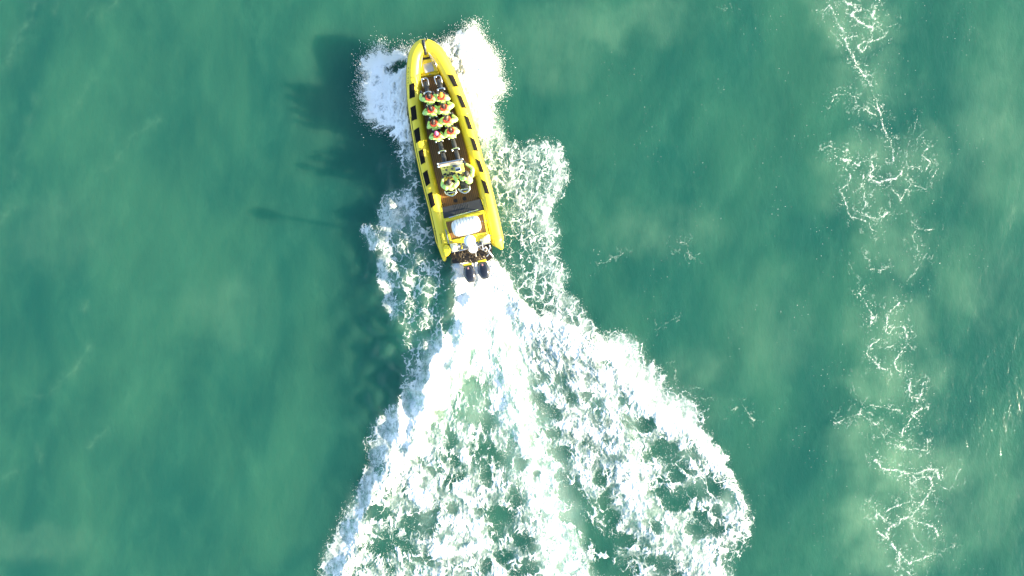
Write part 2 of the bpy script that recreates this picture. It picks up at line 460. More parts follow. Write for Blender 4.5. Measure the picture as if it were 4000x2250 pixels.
def grid_mesh(name, xs, ys, zfun, keep, attrs, m, flipcheck=False):
    X, Y = np.meshgrid(xs, ys)
    nx, ny = len(xs), len(ys)
    Zv = zfun
    co = np.stack([X.ravel(), Y.ravel(), Zv.ravel()], 1).astype(np.float32)
    idx = np.arange(nx * ny).reshape(ny, nx)
    q = np.stack([idx[:-1, :-1].ravel(), idx[:-1, 1:].ravel(), idx[1:, 1:].ravel(), idx[1:, :-1].ravel()], 1)
    if keep is not None:
        k = keep.reshape(ny, nx)
        kk = (k[:-1, :-1] | k[:-1, 1:] | k[1:, 1:] | k[1:, :-1]).ravel()
        q = q[kk]
        used = np.zeros(nx * ny, bool); used[q.ravel()] = True
        rm = np.cumsum(used) - 1
        q = rm[q]; co = co[used]
        attrs = {a: v.ravel()[used] for a, v in attrs.items()}
    me = bpy.data.meshes.new(name)
    me.vertices.add(len(co)); me.vertices.foreach_set('co', co.ravel())
    nf = len(q)
    me.loops.add(nf * 4); me.loops.foreach_set('vertex_index', q.astype(np.int32).ravel())
    me.polygons.add(nf)
    me.polygons.foreach_set('loop_start', np.arange(0, nf * 4, 4, dtype=np.int32))
    me.polygons.foreach_set('loop_total', np.full(nf, 4, np.int32))
    me.update(calc_edges=True)
    me.polygons.foreach_set('use_smooth', np.ones(nf, bool))
    for a, v in attrs.items():
        at = me.attributes.new(a, 'FLOAT', 'POINT')
        at.data.foreach_set('value', v.astype(np.float32).ravel())
    me.materials.append(m)
    o = bpy.data.objects.new(name, me)
    scene.collection.objects.link(o)
    return o

# ------------------------------------------------------------------ water and foam materials
def water_material():
    m = bpy.data.materials.new("sea_water"); m.use_nodes = True
    nt = m.node_tree; N = nt.nodes; Lk = nt.links
    b = N['Principled BSDF']
    geo = N.new('ShaderNodeNewGeometry')
    def mapping(rot, sc):
        mp = N.new('ShaderNodeMapping'); mp.inputs['Rotation'].default_value = (0, 0, R(rot)); mp.inputs['Scale'].default_value = (*sc, 1)
        Lk.new(geo.outputs['Position'], mp.inputs['Vector']); return mp
    def noise(mp, s, det=4, rough=.5, dist=0):
        n = N.new('ShaderNodeTexNoise'); n.inputs['Scale'].default_value = s; n.inputs['Detail'].default_value = det
        n.inputs['Roughness'].default_value = rough; n.inputs['Distortion'].default_value = dist
        Lk.new(mp.outputs[0], n.inputs['Vector']); return n
    def mix(a, c, f):
        x = N.new('ShaderNodeMix'); x.data_type = 'RGBA'
        for s, v in ((6, a), (7, c)):
            if isinstance(v, tuple): x.inputs[s].default_value = (*v, 1)
            else: Lk.new(v, x.inputs[s])
        if isinstance(f, float): x.inputs[0].default_value = f
        else: Lk.new(f, x.inputs[0])
        return x.outputs[2]
    def rng(v, a, c, lo=0., hi=1.):
        r = N.new('ShaderNodeMapRange'); r.interpolation_type = 'SMOOTHSTEP'
        for i, k in enumerate((a, c, lo, hi)): r.inputs[i + 1].default_value = k
        Lk.new(v, r.inputs[0]); return r.outputs[0]
    m1 = mapping(42, (1.0, .5))
    silt = noise(m1, .22, 5, .55, .6)
    silt2 = noise(mapping(34, (1, .6)), .75, 4, .6, .3)
    col = mix((.011, .080, .063), (.027, .116, .077), rng(silt.outputs[0], .30, .72))
    col = mix(col, (.039, .148, .096), rng(silt2.outputs[0], .45, .80, 0, .3))
    pale = N.new('ShaderNodeAttribute'); pale.attribute_name = 'pale'
    aer = N.new('ShaderNodeAttribute'); aer.attribute_name = 'aer'
    col = mix(col, (.13, .265, .165), pale.outputs['Fac'])
    col = mix(col, (.27, .44, .35), aer.outputs['Fac'])
    Lk.new(col, b.inputs['Base Color'])
    b.inputs['Roughness'].default_value = .09
    b.inputs['IOR'].default_value = 1.333
    b.inputs['Specular IOR Level'].default_value = .28
    b.subsurface_method = 'BURLEY'
    b.inputs['Subsurface Weight'].default_value = 1.0
    b.inputs['Subsurface Radius'].default_value = (.35, 1.0, .9)
    b.inputs['Subsurface Scale'].default_value = 2.8
    # ripples: wind groups and fine capillaries
    r1 = noise(mapping(40, (1, .42)), 3.4, 6, .62, .2)
    r2 = noise(mapping(15, (1, .8)), 9.0, 3, .6)
    patch = rng(noise(mapping(40, (1, .5)), .35, 3).outputs[0], .42, .68, .25, 1.0)
    mul = N.new('ShaderNodeMath'); mul.operation = 'MULTIPLY'; Lk.new(r2.outputs[0], mul.inputs[0]); Lk.new(patch, mul.inputs[1])
    ad = N.new('ShaderNodeMath'); ad.operation = 'MULTIPLY_ADD'; Lk.new(mul.outputs[0], ad.inputs[0]); ad.inputs[1].default_value = .22; Lk.new(r1.outputs[0], ad.inputs[2])
    bp = N.new('ShaderNodeBump'); bp.inputs['Strength'].default_value = 1.0; bp.inputs['Distance'].default_value = .040
    Lk.new(ad.outputs[0], bp.inputs['Height']); Lk.new(bp.outputs[0], b.inputs['Normal'])
    return m

def foam_material(name, col=(.86, .88, .86)):
    m = bpy.data.materials.new(name); m.use_nodes = True
    nt = m.node_tree; N = nt.nodes; Lk = nt.links
    b = N['Principled BSDF']
    a = N.new('ShaderNodeAttribute'); a.attribute_name = 'cover'
    geo = N.new('ShaderNodeNewGeometry')
    n = N.new('ShaderNodeTexNoise'); n.inputs['Scale'].default_value = 14; n.inputs['Detail'].default_value = 3
    Lk.new(geo.outputs['Position'], n.inputs['Vector'])
    ad = N.new('ShaderNodeMath'); ad.operation = 'MULTIPLY_ADD'
    Lk.new(n.outputs[0], ad.inputs[0]); ad.inputs[1].default_value = .24; Lk.new(a.outputs['Fac'], ad.inputs[2])
    mr = N.new('ShaderNodeMapRange'); mr.inputs[1].default_value = .10; mr.inputs[2].default_value = 1.08
    Lk.new(ad.outputs[0], mr.inputs[0])
    pw = N.new('ShaderNodeMath'); pw.operation = 'POWER'; pw.inputs[1].default_value = 2.3; Lk.new(mr.outputs[0], pw.inputs[0])
    Lk.new(pw.outputs[0], b.inputs['Alpha'])
    mx = N.new('ShaderNodeMix'); mx.data_type = 'RGBA'
    mx.inputs[6].default_value = (col[0] * .62, col[1] * .80, col[2] * .76, 1); mx.inputs[7].default_value = (*col, 1)
    Lk.new(mr.outputs[0], mx.inputs[0])
    Lk.new(mx.outputs[2], b.inputs['Base Color'])
    b.inputs['Roughness'].default_value = .75
    b.inputs['Specular IOR Level'].default_value = .2
    bp = N.new('ShaderNodeBump'); bp.inputs['Strength'].default_value = .35; bp.inputs['Distance'].default_value = .03
    Lk.new(n.outputs[0], bp.inputs['Height']); Lk.new(bp.outputs[0], b.inputs['Normal'])
    return m

M_water = water_material()
M_foam = foam_material("sea_foam")
M_old = foam_material("thin_drifting_foam", (.84, .86, .76))

# ------------------------------------------------------------------ lacy foam field
def lace(x, y, s=0, big=1.0):
    """uniformised threshold field: low values lie on the strands of the lace"""
    wx = x + .14 * fbm(x * 3.2, y * 3.2, 3, s + 41, .6) + .30 * fbm(x * 1.1, y * 1.1, 3, s + 40) + .07 * pn(x * 5, y * 5, s + 44)
    wy = y + .14 * fbm(x * 3.2 + 5, y * 3.2, 3, s + 51, .6) + .30 * fbm(x * 1.1 + 7, y * 1.1, 3, s + 50) + .07 * pn(x * 5, y * 5 + 3, s + 54)
    f1, f2 = worley(wx / (.58 * big), wy / (.58 * big), s + 1)
    e1 = (f2 - f1)
    f1, f2 = worley(wx / (.27 * big), wy / (.27 * big), s + 2)
    e2 = (f2 - f1)
    r1 = np.abs(pn(wx / (.50 * big), wy / (.50 * big), s + 3))
    r2 = np.abs(pn(wx / (.20 * big), wy / (.20 * big), s + 4))
    u1, u2, u3, u4 = uniformise(e1), uniformise(e2), uniformise(r1), uniformise(r2)
    net_ = np.minimum(np.minimum(u1, u3 * 1.05), np.minimum(u2 * .9 + .16, u4 * .9 + .16))
    t = uniformise(net_) * .62 + .18 * (u1 + u3) * .5 + .20 * (u2 + u4) * .5
    t = t + .30 * fbm(x / 1.3, y / 1.3, 2, s + 6) + .05 * pn(x / .09, y / .09, s + 8)
    return uniformise(t)

G = .026
fx = np.arange((1200 - 2000) / PXM, (3010 - 2000) / PXM, G)
fy = np.arange(-(2330 - 1125) / PXM, (1125 - 40) / PXM, G)
FX, FY = np.meshgrid(fx, fy); FX = FX.astype(np.float32); FY = FY.astype(np.float32)
PX = FX * PXM + 2000; PY = -FY * PXM + 1125
# ragged outlines: domain warp of the layout
wq = 26 * fbm(FX * .9, FY * .9, 4, 70, .62); wr = 26 * fbm(FX * .9 + 5, FY * .9, 4, 80, .62)
Cf = samp(C, PX + wq, PY + wr)
Tc = lace(FX * 1.0, FY * .85, 0)
# streaks that fan out from the stern
dx = FX - (1868 - 2000) / PXM; dy = FY - (1125 - 980) / PXM
rr = np.hypot(dx, dy); th = np.arctan2(dx, -dy)
Tp = lace(th * 10.0, rr * .48 + 20, 5, .9)
wm = samp(blur((sdf(MX, MY, MAIN) > 0).astype(float), 10), PX, PY)
T = np.where(wm > .5, Tp, Tc) * .75 + .25 * (Tp * wm + Tc * (1 - wm))
sdm = samp(blur(sdf(MX, MY, MAIN), 1), PX, PY)
inner = sstep(25, 110, sdm) * sstep(1120, 1420, PY)
flow1 = fbm(th * 9.5 + .25 * fbm(FX * 1.3, FY * 1.3, 3, 311), rr * .75, 4, 310, .55)
flow2 = fbm(th * 20 + .3 * fbm(FX * 1.9, FY * 1.9, 3, 321), rr * 1.5, 3, 320, .55)
Cf = Cf + inner * (.55 * flow1 + .30 * flow2 - .03)
Cf = np.where(inner > .3, np.minimum(Cf, 1.02), Cf)
cov = Cf - T
splash0 = samp(blur(((sdf(MX, MY, L_SPL) > 0) | (sdf(MX, MY, R_SPL) > 0)).astype(float), 12), PX, PY)
Tf = lace(FX, FY * .7, 9, .40)
crisp = sstep(-.07, .14, cov)
fine = sstep(-.04, .16, Cf * .90 - .17 - Tf)
# the two bow splashes are thrown outward: streaks run away from the hull
for (scx, scy, poly) in ((1668, 440, L_SPL), (1740, 430, R_SPL)):
    ddx = (PX - scx) / PXM; ddy = (PY - scy) / PXM
    r_s = np.hypot(ddx, ddy); t_s = np.arctan2(ddy, ddx)
    Ts = uniformise(fbm(t_s * 9 + .3 * fbm(FX * 1.5, FY * 1.5, 2, 300), r_s * .8, 5, 301, .72))
    sd_m = samp(blur(sdf(MX, MY, poly), 1), PX + .4 * wq, PY + .4 * wr)
    m_s = sstep(-70, -20, sd_m) * (PY < 560)
    edge_c = np.clip((sd_m + 26) / 62, 0, 1.2)
    c_s = sstep(-.06, .22, edge_c - Ts * .92)
    crisp = np.where((sd_m < 34) & (m_s > 0), np.maximum(crisp * sstep(-6, 30, sd_m), c_s * .9), crisp)
    Cf = np.where((sd_m < 34) & (m_s > 0), np.maximum(Cf, c_s), Cf)
    cov = np.where((sd_m < 34) & (m_s > 0), np.maximum(cov, c_s - .5), cov)
crisp = np.maximum(crisp, fine * .78)
vt = fbm(FX * 1.5 + .4 * fbm(FX * 2, FY * 2, 2, 265), FY * 1.1, 4, 260, .6)
veil = .55 * samp(blur(A, 3), PX + wq, PY + wr) * (.8 + .8 * vt) + sstep(.12, .85, samp(CB, PX + wq, PY + wr) * .75 + .25 * Cf + .75 * vt - .10) * .62 + np.clip(cov / .42 + .88, 0, 1) ** 2 * .15
grain = fbm(FX * 3.2, FY * 2.2, 5, 262, .7) * (1 - inner) + inner * fbm(th * 24 + .3 * fbm(FX * 2, FY * 2, 2, 266), rr * 1.5, 4, 268, .58)
cover = (crisp * np.clip(.86 - .16 * inner + (.75 + .25 * inner) * grain, .34, 1) + (1 - crisp) * veil) * sstep(.01, .10, Cf) * np.clip(sstep(-.12, .02, cov) + sstep(.2, .5, Cf), 0, 1)
lacez = 1 - np.clip(sstep(-30, 30, sdm) + splash0, 0, 1)
cover = np.clip((cover + .5 * crisp * sstep(.9, 1.05, Cf)) * (1 - .20 * lacez * (.6 + .9 * vt + .3)), 0, 1)
hull_in = samp(blur((sdf(MX, MY, HULLP) > 0).astype(float), 1), PX, PY) > .9
cover = np.where(hull_in, 0, cover)
RLf = samp(RL, PX, PY)
lump = np.abs(fbm(FX * 1.6, FY * 1.2, 3, 90)) * 2 * .5 + .5 * np.abs(pn(FX * 5.2, FY * 4.2, 95)) + .18 * np.abs(pn(FX * 13, FY * 13, 97))
splash = samp(blur(((sdf(MX, MY, L_SPL) > 0) | (sdf(MX, MY, R_SPL) > 0)).astype(float), 12), PX, PY)
hgt = .012 + np.clip(cover * 1.3, 0, 1) * (.025 + RLf * (.11 - .04 * splash) * lump) + .22 * splash * cover * CB.max()
base = water_h(FX, FY)
is_spl = splash > .5
kp = cover > .03
grid_wake = grid_mesh("wake_foam", fx, fy, base + hgt, (kp & ~is_spl), {'cover': cover}, M_foam)
tag(grid_wake, "white churned foam and lace trailing in a wide fan behind the yellow boat", "wake foam", kind='stuff')
grid_spl = grid_mesh("bow_splash", fx, fy, base + hgt, (kp & is_spl), {'cover': cover}, M_foam)
tag(grid_spl, "white splash thrown out to both sides of the yellow bow", "splash", kind='stuff')

# ------------------------------------------------------------------ water sheet
def axis(lo, hi, step, far):
    a = np.arange(lo, hi, step)
    out = []; d = step; v = hi
    while v < far:
        d *= 1.35; v += d; out.append(v)
    l = []; d = step; v = lo
    while v > -far:
        d *= 1.35; v -= d; l.append(v)
    return np.array(list(reversed(l)) + list(a) + out)
wxs = axis(-27.5, 27.5, .065, 4000); wys = axis(-16.5, 16.5, .065, 4000)
WX, WY = np.meshgrid(wxs, wys)
wpx = WX * PXM + 2000; wpy = -WY * PXM + 1125
inb = (wpx > CX0 + 10) & (wpx < CX1 - 10) & (wpy > CY0 + 10) & (wpy < CY1 - 10)
near = (np.abs(WX) < 60) & (np.abs(WY) < 60)
wz = np.where(near, water_h(np.clip(WX, -80, 80), np.clip(WY, -80, 80)), 0) - .0
wxw = wpx + 30 * fbm(WX * .5, WY * .5, 4, 61); wyw = wpy + 30 * fbm(WX * .5 + 4, WY * .5, 4, 66)
aer = np.where(inb, .80 * samp(CB, wxw, wyw) ** 1.7, 0)
aerA = np.where(inb, samp(blur(A, 3), wxw, wyw), 0)
tex = .55 + .9 * fbm(WX * .9, WY * .6, 4, 120)
aer = np.clip(aer * tex + aerA * (.72 + .5 * fbm(WX * 1.1, WY * .6, 4, 124)), 0, .95)
# cloud of pale water round the old foam band at the right
PALE = [(3330, 60, 200, 170, .5), (3400, 330, 170, 150, .35), (3420, 700, 230, 200, .42), (3560, 620, 160, 130, .35), (3480, 960, 190, 150, .35),
        (3480, 1280, 180, 170, .4), (3560, 1500, 200, 150, .35), (3420, 1500, 130, 90, .4), (3560, 1850, 260, 180, .58), (3500, 2080, 250, 220, .62), (3350, 1720, 150, 100, .4),
        (2560, 900, 300, 120, .18), (2700, 1500, 200, 160, .2), (3000, 1300, 180, 240, .15), (2350, 80, 400, 110, .22), (3900, 500, 200, 400, .22), (3800, 1100, 200, 200, .2), (3850, 1900, 200, 300, .2),
        (150, 2120, 260, 90, .14), (2150, 200, 200, 200, .18), (200, 900, 260, 200, .10), (900, 1200, 200, 180, .10)]
pale = np.zeros(WX.shape)
for x, y, rx, ry, v in PALE:   # clouds
    d = np.hypot((wxw + 2 * (wxw - wpx) - x) / rx, (wyw + 2 * (wyw - wpy) - y) / ry)
    pale = np.maximum(pale, v * (1 - sstep(.25, 1.25, d)))
glint_wisps = [([(20, 240), (60, 180), (90, 110), (130, 60), (140, 10)], 9, .8), ([(0, 280), (40, 220), (50, 190)], 8, .5), ([(210, 50), (225, 20), (230, 0)], 7, .5), ([(395, 65), (430, 30), (450, 10)], 6, .8), ([(330, 90), (350, 50), (370, 30)], 8, .35),
        ([(340, 330), (362, 310), (270, 450)], 8, .35), ([(440, 640), (460, 615), (530, 520), (620, 470)], 7, .45), ([(380, 690), (400, 670), (440, 650)], 5, .5), ([(40, 760), (60, 640), (110, 500), (130, 380)], 9, .35), ([(0, 870), (30, 830), (60, 810)], 8, .6),
        ([(240, 1490), (262, 1470), (300, 1430), (350, 1350)], 6, .7), ([(345, 1745), (360, 1735), (390, 1700), (425, 1670)], 6, .7), ([(100, 1570), (200, 1530), (240, 1500)], 7, .4), ([(330, 1210), (340, 1180)], 6, .5), ([(150, 1810), (160, 1780), (145, 1750)], 6, .5), ([(0, 1870), (60, 1840)], 6, .4),
        ([(3960, 10), (3980, 30)], 6, .6), ([(3830, 120), (3850, 180)], 9, .4), ([(3900, 180), (3920, 260), (3915, 330)], 8, .5), ([(3960, 810), (3930, 870), (3930, 910)], 8, .5), ([(3780, 1150), (3800, 1210), (3870, 1300), (3880, 1330)], 9, .5), ([(3900, 1560), (3950, 1530), (4000, 1500)], 9, .5), ([(3860, 740), (3880, 800)], 9, .3), ([(3690, 1700), (3650, 1900), (3640, 2020)], 20, .3), ([(3980, 1880), (3960, 1950)], 8, .6)]
wz1 = wpx + 14 * fbm(WX * 2.2, WY * 2.2, 4, 210, .6); wz2 = wpy + 14 * fbm(WX * 2.2 + 4, WY * 2.2, 4, 215, .6)
wp_ = np.zeros(WX.shape)
for pts, w_, st in glint_wisps:  # wave-crest highlights and thin foam streaks painted into the water colour
    xs_ = [p[0] for p in pts]; ys_ = [p[1] for p in pts]
    bx = (wz1 > min(xs_) - 80) & (wz1 < max(xs_) + 80) & (wz2 > min(ys_) - 80) & (wz2 < max(ys_) + 80)
    if bx.any():
        d = pdist(wz1[bx], wz2[bx], pts)
        wp_[bx] = np.maximum(wp_[bx], st * (.6 * np.exp(-(d / w_) ** 1.3) + .4 * np.exp(-(d / (4 * w_)) ** 2)))
wp_ *= .22 * np.clip(.8 + 1.6 * fbm(WX * 1.5, WY * 1.5, 3, 220), 0, 1.5)
pale = np.clip(1.25 * pale * (.8 + .9 * fbm(WX * .6, WY * .45, 4, 131)), 0, 1)
pale = np.clip(pale + wp_, 0, 1.3)
water = grid_mesh("water", wxs, wys, wz, None, {'aer': aer, 'pale': pale}, M_water)
water['kind'] = 'structure'

# ================================================================== THE BOAT
YAW = R(13.0)
BO = W(1762, 605, 0)
boat = empty("inflatable_boat", (BO.x, BO.y, 0), YAW)
tag(boat, "long yellow rigid inflatable boat speeding up the picture with two black outboards", "boat")
_c, _s = math.cos(-YAW), math.sin(-YAW)
def L(px, py, z=0.0):
    """photo spot at height z -> boat frame (x to starboard, y forward)"""
    p = W(px, py, z) - Vector((BO.x, BO.y, 0))
    return Vector((p.x * _c - p.y * _s, p.x * _s + p.y * _c, z))
def ZL(o, pts, z):
    return [L(o[0] + p[0] / o[2], o[1] + p[1] / o[2], z) for p in pts]
Z7, Z8 = (1380, 50, 2.229), (1400, 600, 1.932)
Z2, Z3, Z4, Z5, Z6 = (1560, 280, 6.587), (1600, 400, 6.587), (1640, 580, 6.587), (1640, 760, 5.797), (1680, 900, 6.3)
ZS = (1740, 900, 9.055); ZBW = (1620, 140, 9.057)

M_yel = mat("yellow_tube_fabric", (.88, .67, .026), .44, spec=.6, coat=.0, vary=(1.5, .06), bump=(3, .12, .05))
M_cons = mat("pale_yellow_console", (.76, .76, .16), .4, coat=.2, vary=(4, .06))
_b = M_yel.node_tree.nodes['Principled BSDF']; _b.inputs['Coat Weight'].default_value = .22; _b.inputs['Coat Roughness'].default_value = .42
M_yel2 = mat("yellow_gelcoat", (.80, .66, .03), .25, coat=.4, vary=(4, .06))
M_pad = mat("black_rubber_pad", (.012, .011, .010), .9, spec=.15, bump=(60, .4, .01))
M_rub = mat("black_rubber", (.018, .018, .020), .55)
M_cush = mat("black_vinyl", (.030, .033, .036), .45, vary=(8, .3), bump=(14, .25, .02))
M_steel = mat("polished_steel", (.75, .74, .72), .18, metal=1.0)
M_white = mat("white_gelcoat", (.82, .83, .84), .35, coat=.3, vary=(3, .04))
M_cream = mat("cream_cover", (.80, .78, .50), .5, vary=(6, .08), bump=(6, .3, .04))
M_grey = mat("blue_grey_plate", (.16, .19, .23), .5, vary=(8, .2))
M_hatch = mat("grey_hatch_lid", (.42, .43, .45), .35, vary=(10, .15))
M_dark = mat("wet_dark_metal", (.03, .024, .018), .3, vary=(12, .5), bump=(20, .5, .04))
M_brown = mat("wet_brown", (.16, .12, .07), .25)
M_glass = mat("tinted_acrylic", (.50, .40, .36), .12, spec=.8)
M_cowl = mat("charcoal_cowling", (.012, .014, .022), .16, coat=.8, vary=(3, .3))
M_dial = mat("black_dial", (.015, .015, .018), .15, coat=.5)
M_silver = mat("silver_trim", (.6, .6, .62), .25, metal=.8)
M_hull = mat("yellow_hull", (.70, .58, .03), .3, coat=.3)
M_ink = mat("grey_green_lettering", (.055, .075, .012), .6)
M_ink2 = mat("pale_green_lettering", (.25, .28, .03), .6)
M_blue = mat("screen_blue", (.02, .07, .16), .12, coat=.5)
M_red = mat("red_cord", (.7, .06, .02), .5)
M_org = mat("orange_cord", (.85, .32, .02), .5)

def deck_material():
    m = bpy.data.materials.new("brown_teak_decking"); m.use_nodes = True
    nt = m.node_tree; N = nt.nodes; Lk = nt.links
    b = N['Principled BSDF']
    tc = N.new('ShaderNodeTexCoord')
    wv = N.new('ShaderNodeTexWave'); wv.wave_type = 'BANDS'; wv.bands_direction = 'X'
    wv.inputs['Scale'].default_value = 3.4; wv.inputs['Distortion'].default_value = .15; wv.inputs['Detail'].default_value = 1
    Lk.new(tc.outputs['Object'], wv.inputs['Vector'])
    n = N.new('ShaderNodeTexNoise'); n.inputs['Scale'].default_value = 3; n.inputs['Detail'].default_value = 6
    mp = N.new('ShaderNodeMapping'); mp.inputs['Scale'].default_value = (4, .6, 1)
    Lk.new(tc.outputs['Object'], mp.inputs[0]); Lk.new(mp.outputs[0], n.inputs['Vector'])
    r = N.new('ShaderNodeMapRange'); r.inputs[1].default_value = .02; r.inputs[2].default_value = .22; Lk.new(wv.outputs['Fac'], r.inputs[0])
    mx = N.new('ShaderNodeMix'); mx.data_type = 'RGBA'; Lk.new(n.outputs[0], mx.inputs[0])
    mx.inputs[6].default_value = (.22, .108, .023, 1); mx.inputs[7].default_value = (.34, .175, .043, 1)
    m2 = N.new('ShaderNodeMix'); m2.data_type = 'RGBA'; Lk.new(r.outputs[0], m2.inputs[0])
    m2.inputs[6].default_value = (.07, .038, .014, 1); Lk.new(mx.outputs[2], m2.inputs[7])
    Lk.new(m2.outputs[2], b.inputs['Base Color']); b.inputs['Roughness'].default_value = .5
    return m
M_deck = deck_material()

# ---- tubes
def resample(P, step=.16):
    P = [Vector(p) for p in P]
    # Catmull-Rom smoothing
    out = []
    for i in range(len(P) - 1):
        p0 = P[max(i - 1, 0)]; p1 = P[i]; p2 = P[i + 1]; p3 = P[min(i + 2, len(P) - 1)]
        n = max(1, int((p2 - p1).length / step))
        for k in range(n):
            t = k / n
            out.append(.5 * ((2 * p1) + (p2 - p0) * t + (2 * p0 - 5 * p1 + 4 * p2 - p3) * t * t + (3 * p1 - p0 - 3 * p2 + p3) * t ** 3))
    out.append(P[-1])
    return out
def zc_of(y):       # height of the tube's centre line along the boat
    t = np.interp(y, [-5.6, -1, 2, 4, 5.2, 6.2], [.70, .78, .90, 1.06, 1.22, 1.38])
    return float(t)
def rad_of(y):
    return float(np.interp(y, [-5, 3.0, 4.6, 5.6, 6.3], [.33, .33, .34, .33, .30]))
def outer(o, pts):
    res = []
    for p in pts:
        q = L(o[0] + p[0] / o[2], o[1] + p[1] / o[2], 1.0)
        z = zc_of(q.y); res.append(L(o[0] + p[0] / o[2], o[1] + p[1] / o[2], z))
    return res
port_out = outer(Z7, [(560, 249), (520, 287), (487, 350), (470, 430), (463, 520), (463, 620), (468, 720), (477, 820), (490, 920), (506, 1020), (524, 1130), (545, 1240), (562, 1320)]) + \
           outer(Z8, [(470, 180), (502, 310), (533, 430), (560, 550), (585, 670)])
star_out = outer(Z7, [(690, 247), (745, 283), (793, 340), (840, 420), (880, 500), (918, 590), (953, 680), (988, 780), (1020, 880), (1053, 990), (1085, 1100), (1116, 1210), (1144, 1320)]) + \
           outer(Z8, [(973, 120), (1003, 240), (1030, 350), (1056, 460), (1080, 570), (1098, 650)])
nose = outer(Z7, [(622, 236)])[0]
def centre(P, side):
    out = []
    for i, p in enumerate(P):
        t = (P[min(i + 1, len(P) - 1)] - P[max(i - 1, 0)]); t.z = 0; t.normalize()
        n = Vector((t.y, -t.x, 0)) * side      # inward
        out.append(p + n * rad_of(p.y))
    return out
def inward(side, P):
    c = centre(P, side)
    return c
pc = centre(port_out, -1); sc_ = centre(star_out, 1)
# check direction: the centre must lie nearer the keel line
if abs(pc[8].x) > abs(port_out[8].x): pc = centre(port_out, 1)
if abs(sc_[8].x) > abs(star_out[8].x): sc_ = centre(star_out, -1)
nose_c = Vector((nose.x, nose.y - .30, zc_of(nose.y)))

tip_p = ZL(Z8, [(650, 812)], .62)[0]; tip_s = ZL(Z8, [(1084, 722)], .62)[0]
port_path = resample([nose_c] + pc, .12); star_path = resample([nose_c] + sc_, .12)
TUBES = {-1: port_path, 1: star_path}
def tube_with_cone(path, tip):
    rr_ = [rad_of(p.y) for p in path]
    mb = MB()
    end = path[-1]
    full = list(path); rr2 = list(rr_)
    for k, f in enumerate((.12, .3, .5, .7, .86, .97, 1.0)):
        full.append(end.lerp(tip, f)); rr2.append(rad_of(end.y) * (1 - f * .80) if f < 1 else .03)
    mb.tube(full, rr2, 28)
    return mb
tp = tube_with_cone(port_path, tip_p).build("inflatable_tube", M_yel, boat, ang=60); tp['label'] = "port side yellow tube with black pads"
ts = tube_with_cone(star_path, tip_s).build("inflatable_tube", M_yel, boat, ang=60); ts['label'] = "sunlit starboard side yellow tube"

def near_path(path, x, y):
    best = None
    for a, b in zip(path[:-1], path[1:]):
        e = b - a; l2 = e.x * e.x + e.y * e.y
        t = max(0, min(1, ((x - a.x) * e.x + (y - a.y) * e.y) / l2)) if l2 > 0 else 0
        q = a.lerp(b, t); d = math.hypot(x - q.x, y - q.y)
        if best is None or d < best[0]: best = (d, q)
    return best
def tube_z(side, x, y):
    d, q = near_path(TUBES[side], x, y)
    r = rad_of(q.y)
    return q.z + math.sqrt(max(r * r - d * d, (r * .15) ** 2))
def drape(quad, side, lift=.014, nu=7, nv=9, thick=.03):
    """a pad that follows the tube, quad given in the photo frame"""
    def cor(p):
        q = L(p[0], p[1], 1.2)
        for _ in range(4): q = L(p[0], p[1], tube_z(side, q.x, q.y))
        return q
    mx_ = sum(p[0] for p in quad) / 4; my_ = sum(p[1] for p in quad) / 4
    a, b, c, d = [cor((mx_ + (p[0] - mx_) * 1.12, my_ + (p[1] - my_) * 1.10)) for p in quad]
    top = []; mb = MB()
    for i in range(nv):
        for j in range(nu):
            u, v = j / (nu - 1), i / (nv - 1)
            p = (a * (1 - u) + b * u) * (1 - v) + (d * (1 - u) + c * u) * v
            top.append(Vector((p.x, p.y, tube_z(side, p.x, p.y) + lift)))
    bot = [t - Vector((0, 0, thick)) for t in top]
    vs = top + bot; n = nu * nv; fs = []
    for i in range(nv - 1):
        for j in range(nu - 1):
            k = i * nu + j
            fs.append((k, k + nu, k + nu + 1, k + 1))
    rim = [j for j in range(nu)] + [i * nu + nu - 1 for i in range(1, nv)] + [(nv - 1) * nu + j for j in range(nu - 2, -1, -1)] + [i * nu for i in range(nv - 2, 0, -1)]
    for k in range(len(rim)):
        p, q = rim[k], rim[(k + 1) % len(rim)]
        fs.append((p, q, q + n, p + n))
    mb.add(vs, fs)
    return mb
def zsrc(o, pts): return [(o[0] + p[0] / o[2], o[1] + p[1] / o[2]) for p in pts]
port_pads = [zsrc(Z7, q) for q in ([(490, 632), (530, 617), (535, 728), (492, 745)], [(500, 833), (541, 810), (553, 920), (513, 938)], [(530, 1030), (572, 1002), (585, 1110), (547, 1130)], [(570, 1213), (607, 1190), (625, 1298), (591, 1318)])] + \
            [zsrc(Z8, q) for q in ([(488, 152), (520, 129), (540, 220), (511, 244)], [(525, 310), (556, 294), (578, 385), (547, 407)])]
star_pads = [zsrc(Z7, q) for q in ([(825, 543), (872, 548), (912, 640), (874, 640)], [(903, 717), (942, 730), (982, 825), (945, 823)], [(967, 898), (1004, 915), (1036, 1012), (1001, 1008)], [(1018, 1087), (1056, 1107), (1086, 1200), (1051, 1195)], [(1067, 1275), (1104, 1295), (1135, 1387), (1101, 1380)])] + \
            [zsrc(Z8, [(928, 200), (961, 215), (988, 302), (956, 295)])]
for q in port_pads: drape(q, -1).build("step_pad", M_pad, boat)
for q in star_pads: drape(q, 1).build("step_pad", M_pad, boat)

# rubbing strake, low on the outer flank
for side, P in ((-1, port_out), (1, star_out)):
    path = resample([Vector((nose.x, nose.y + .01, nose.z - .06))] + [Vector((p.x, p.y, p.z - .06)) for p in P], .2)
    MB().tube(path, .035, 8).build("rubbing_strake", M_rub, boat)
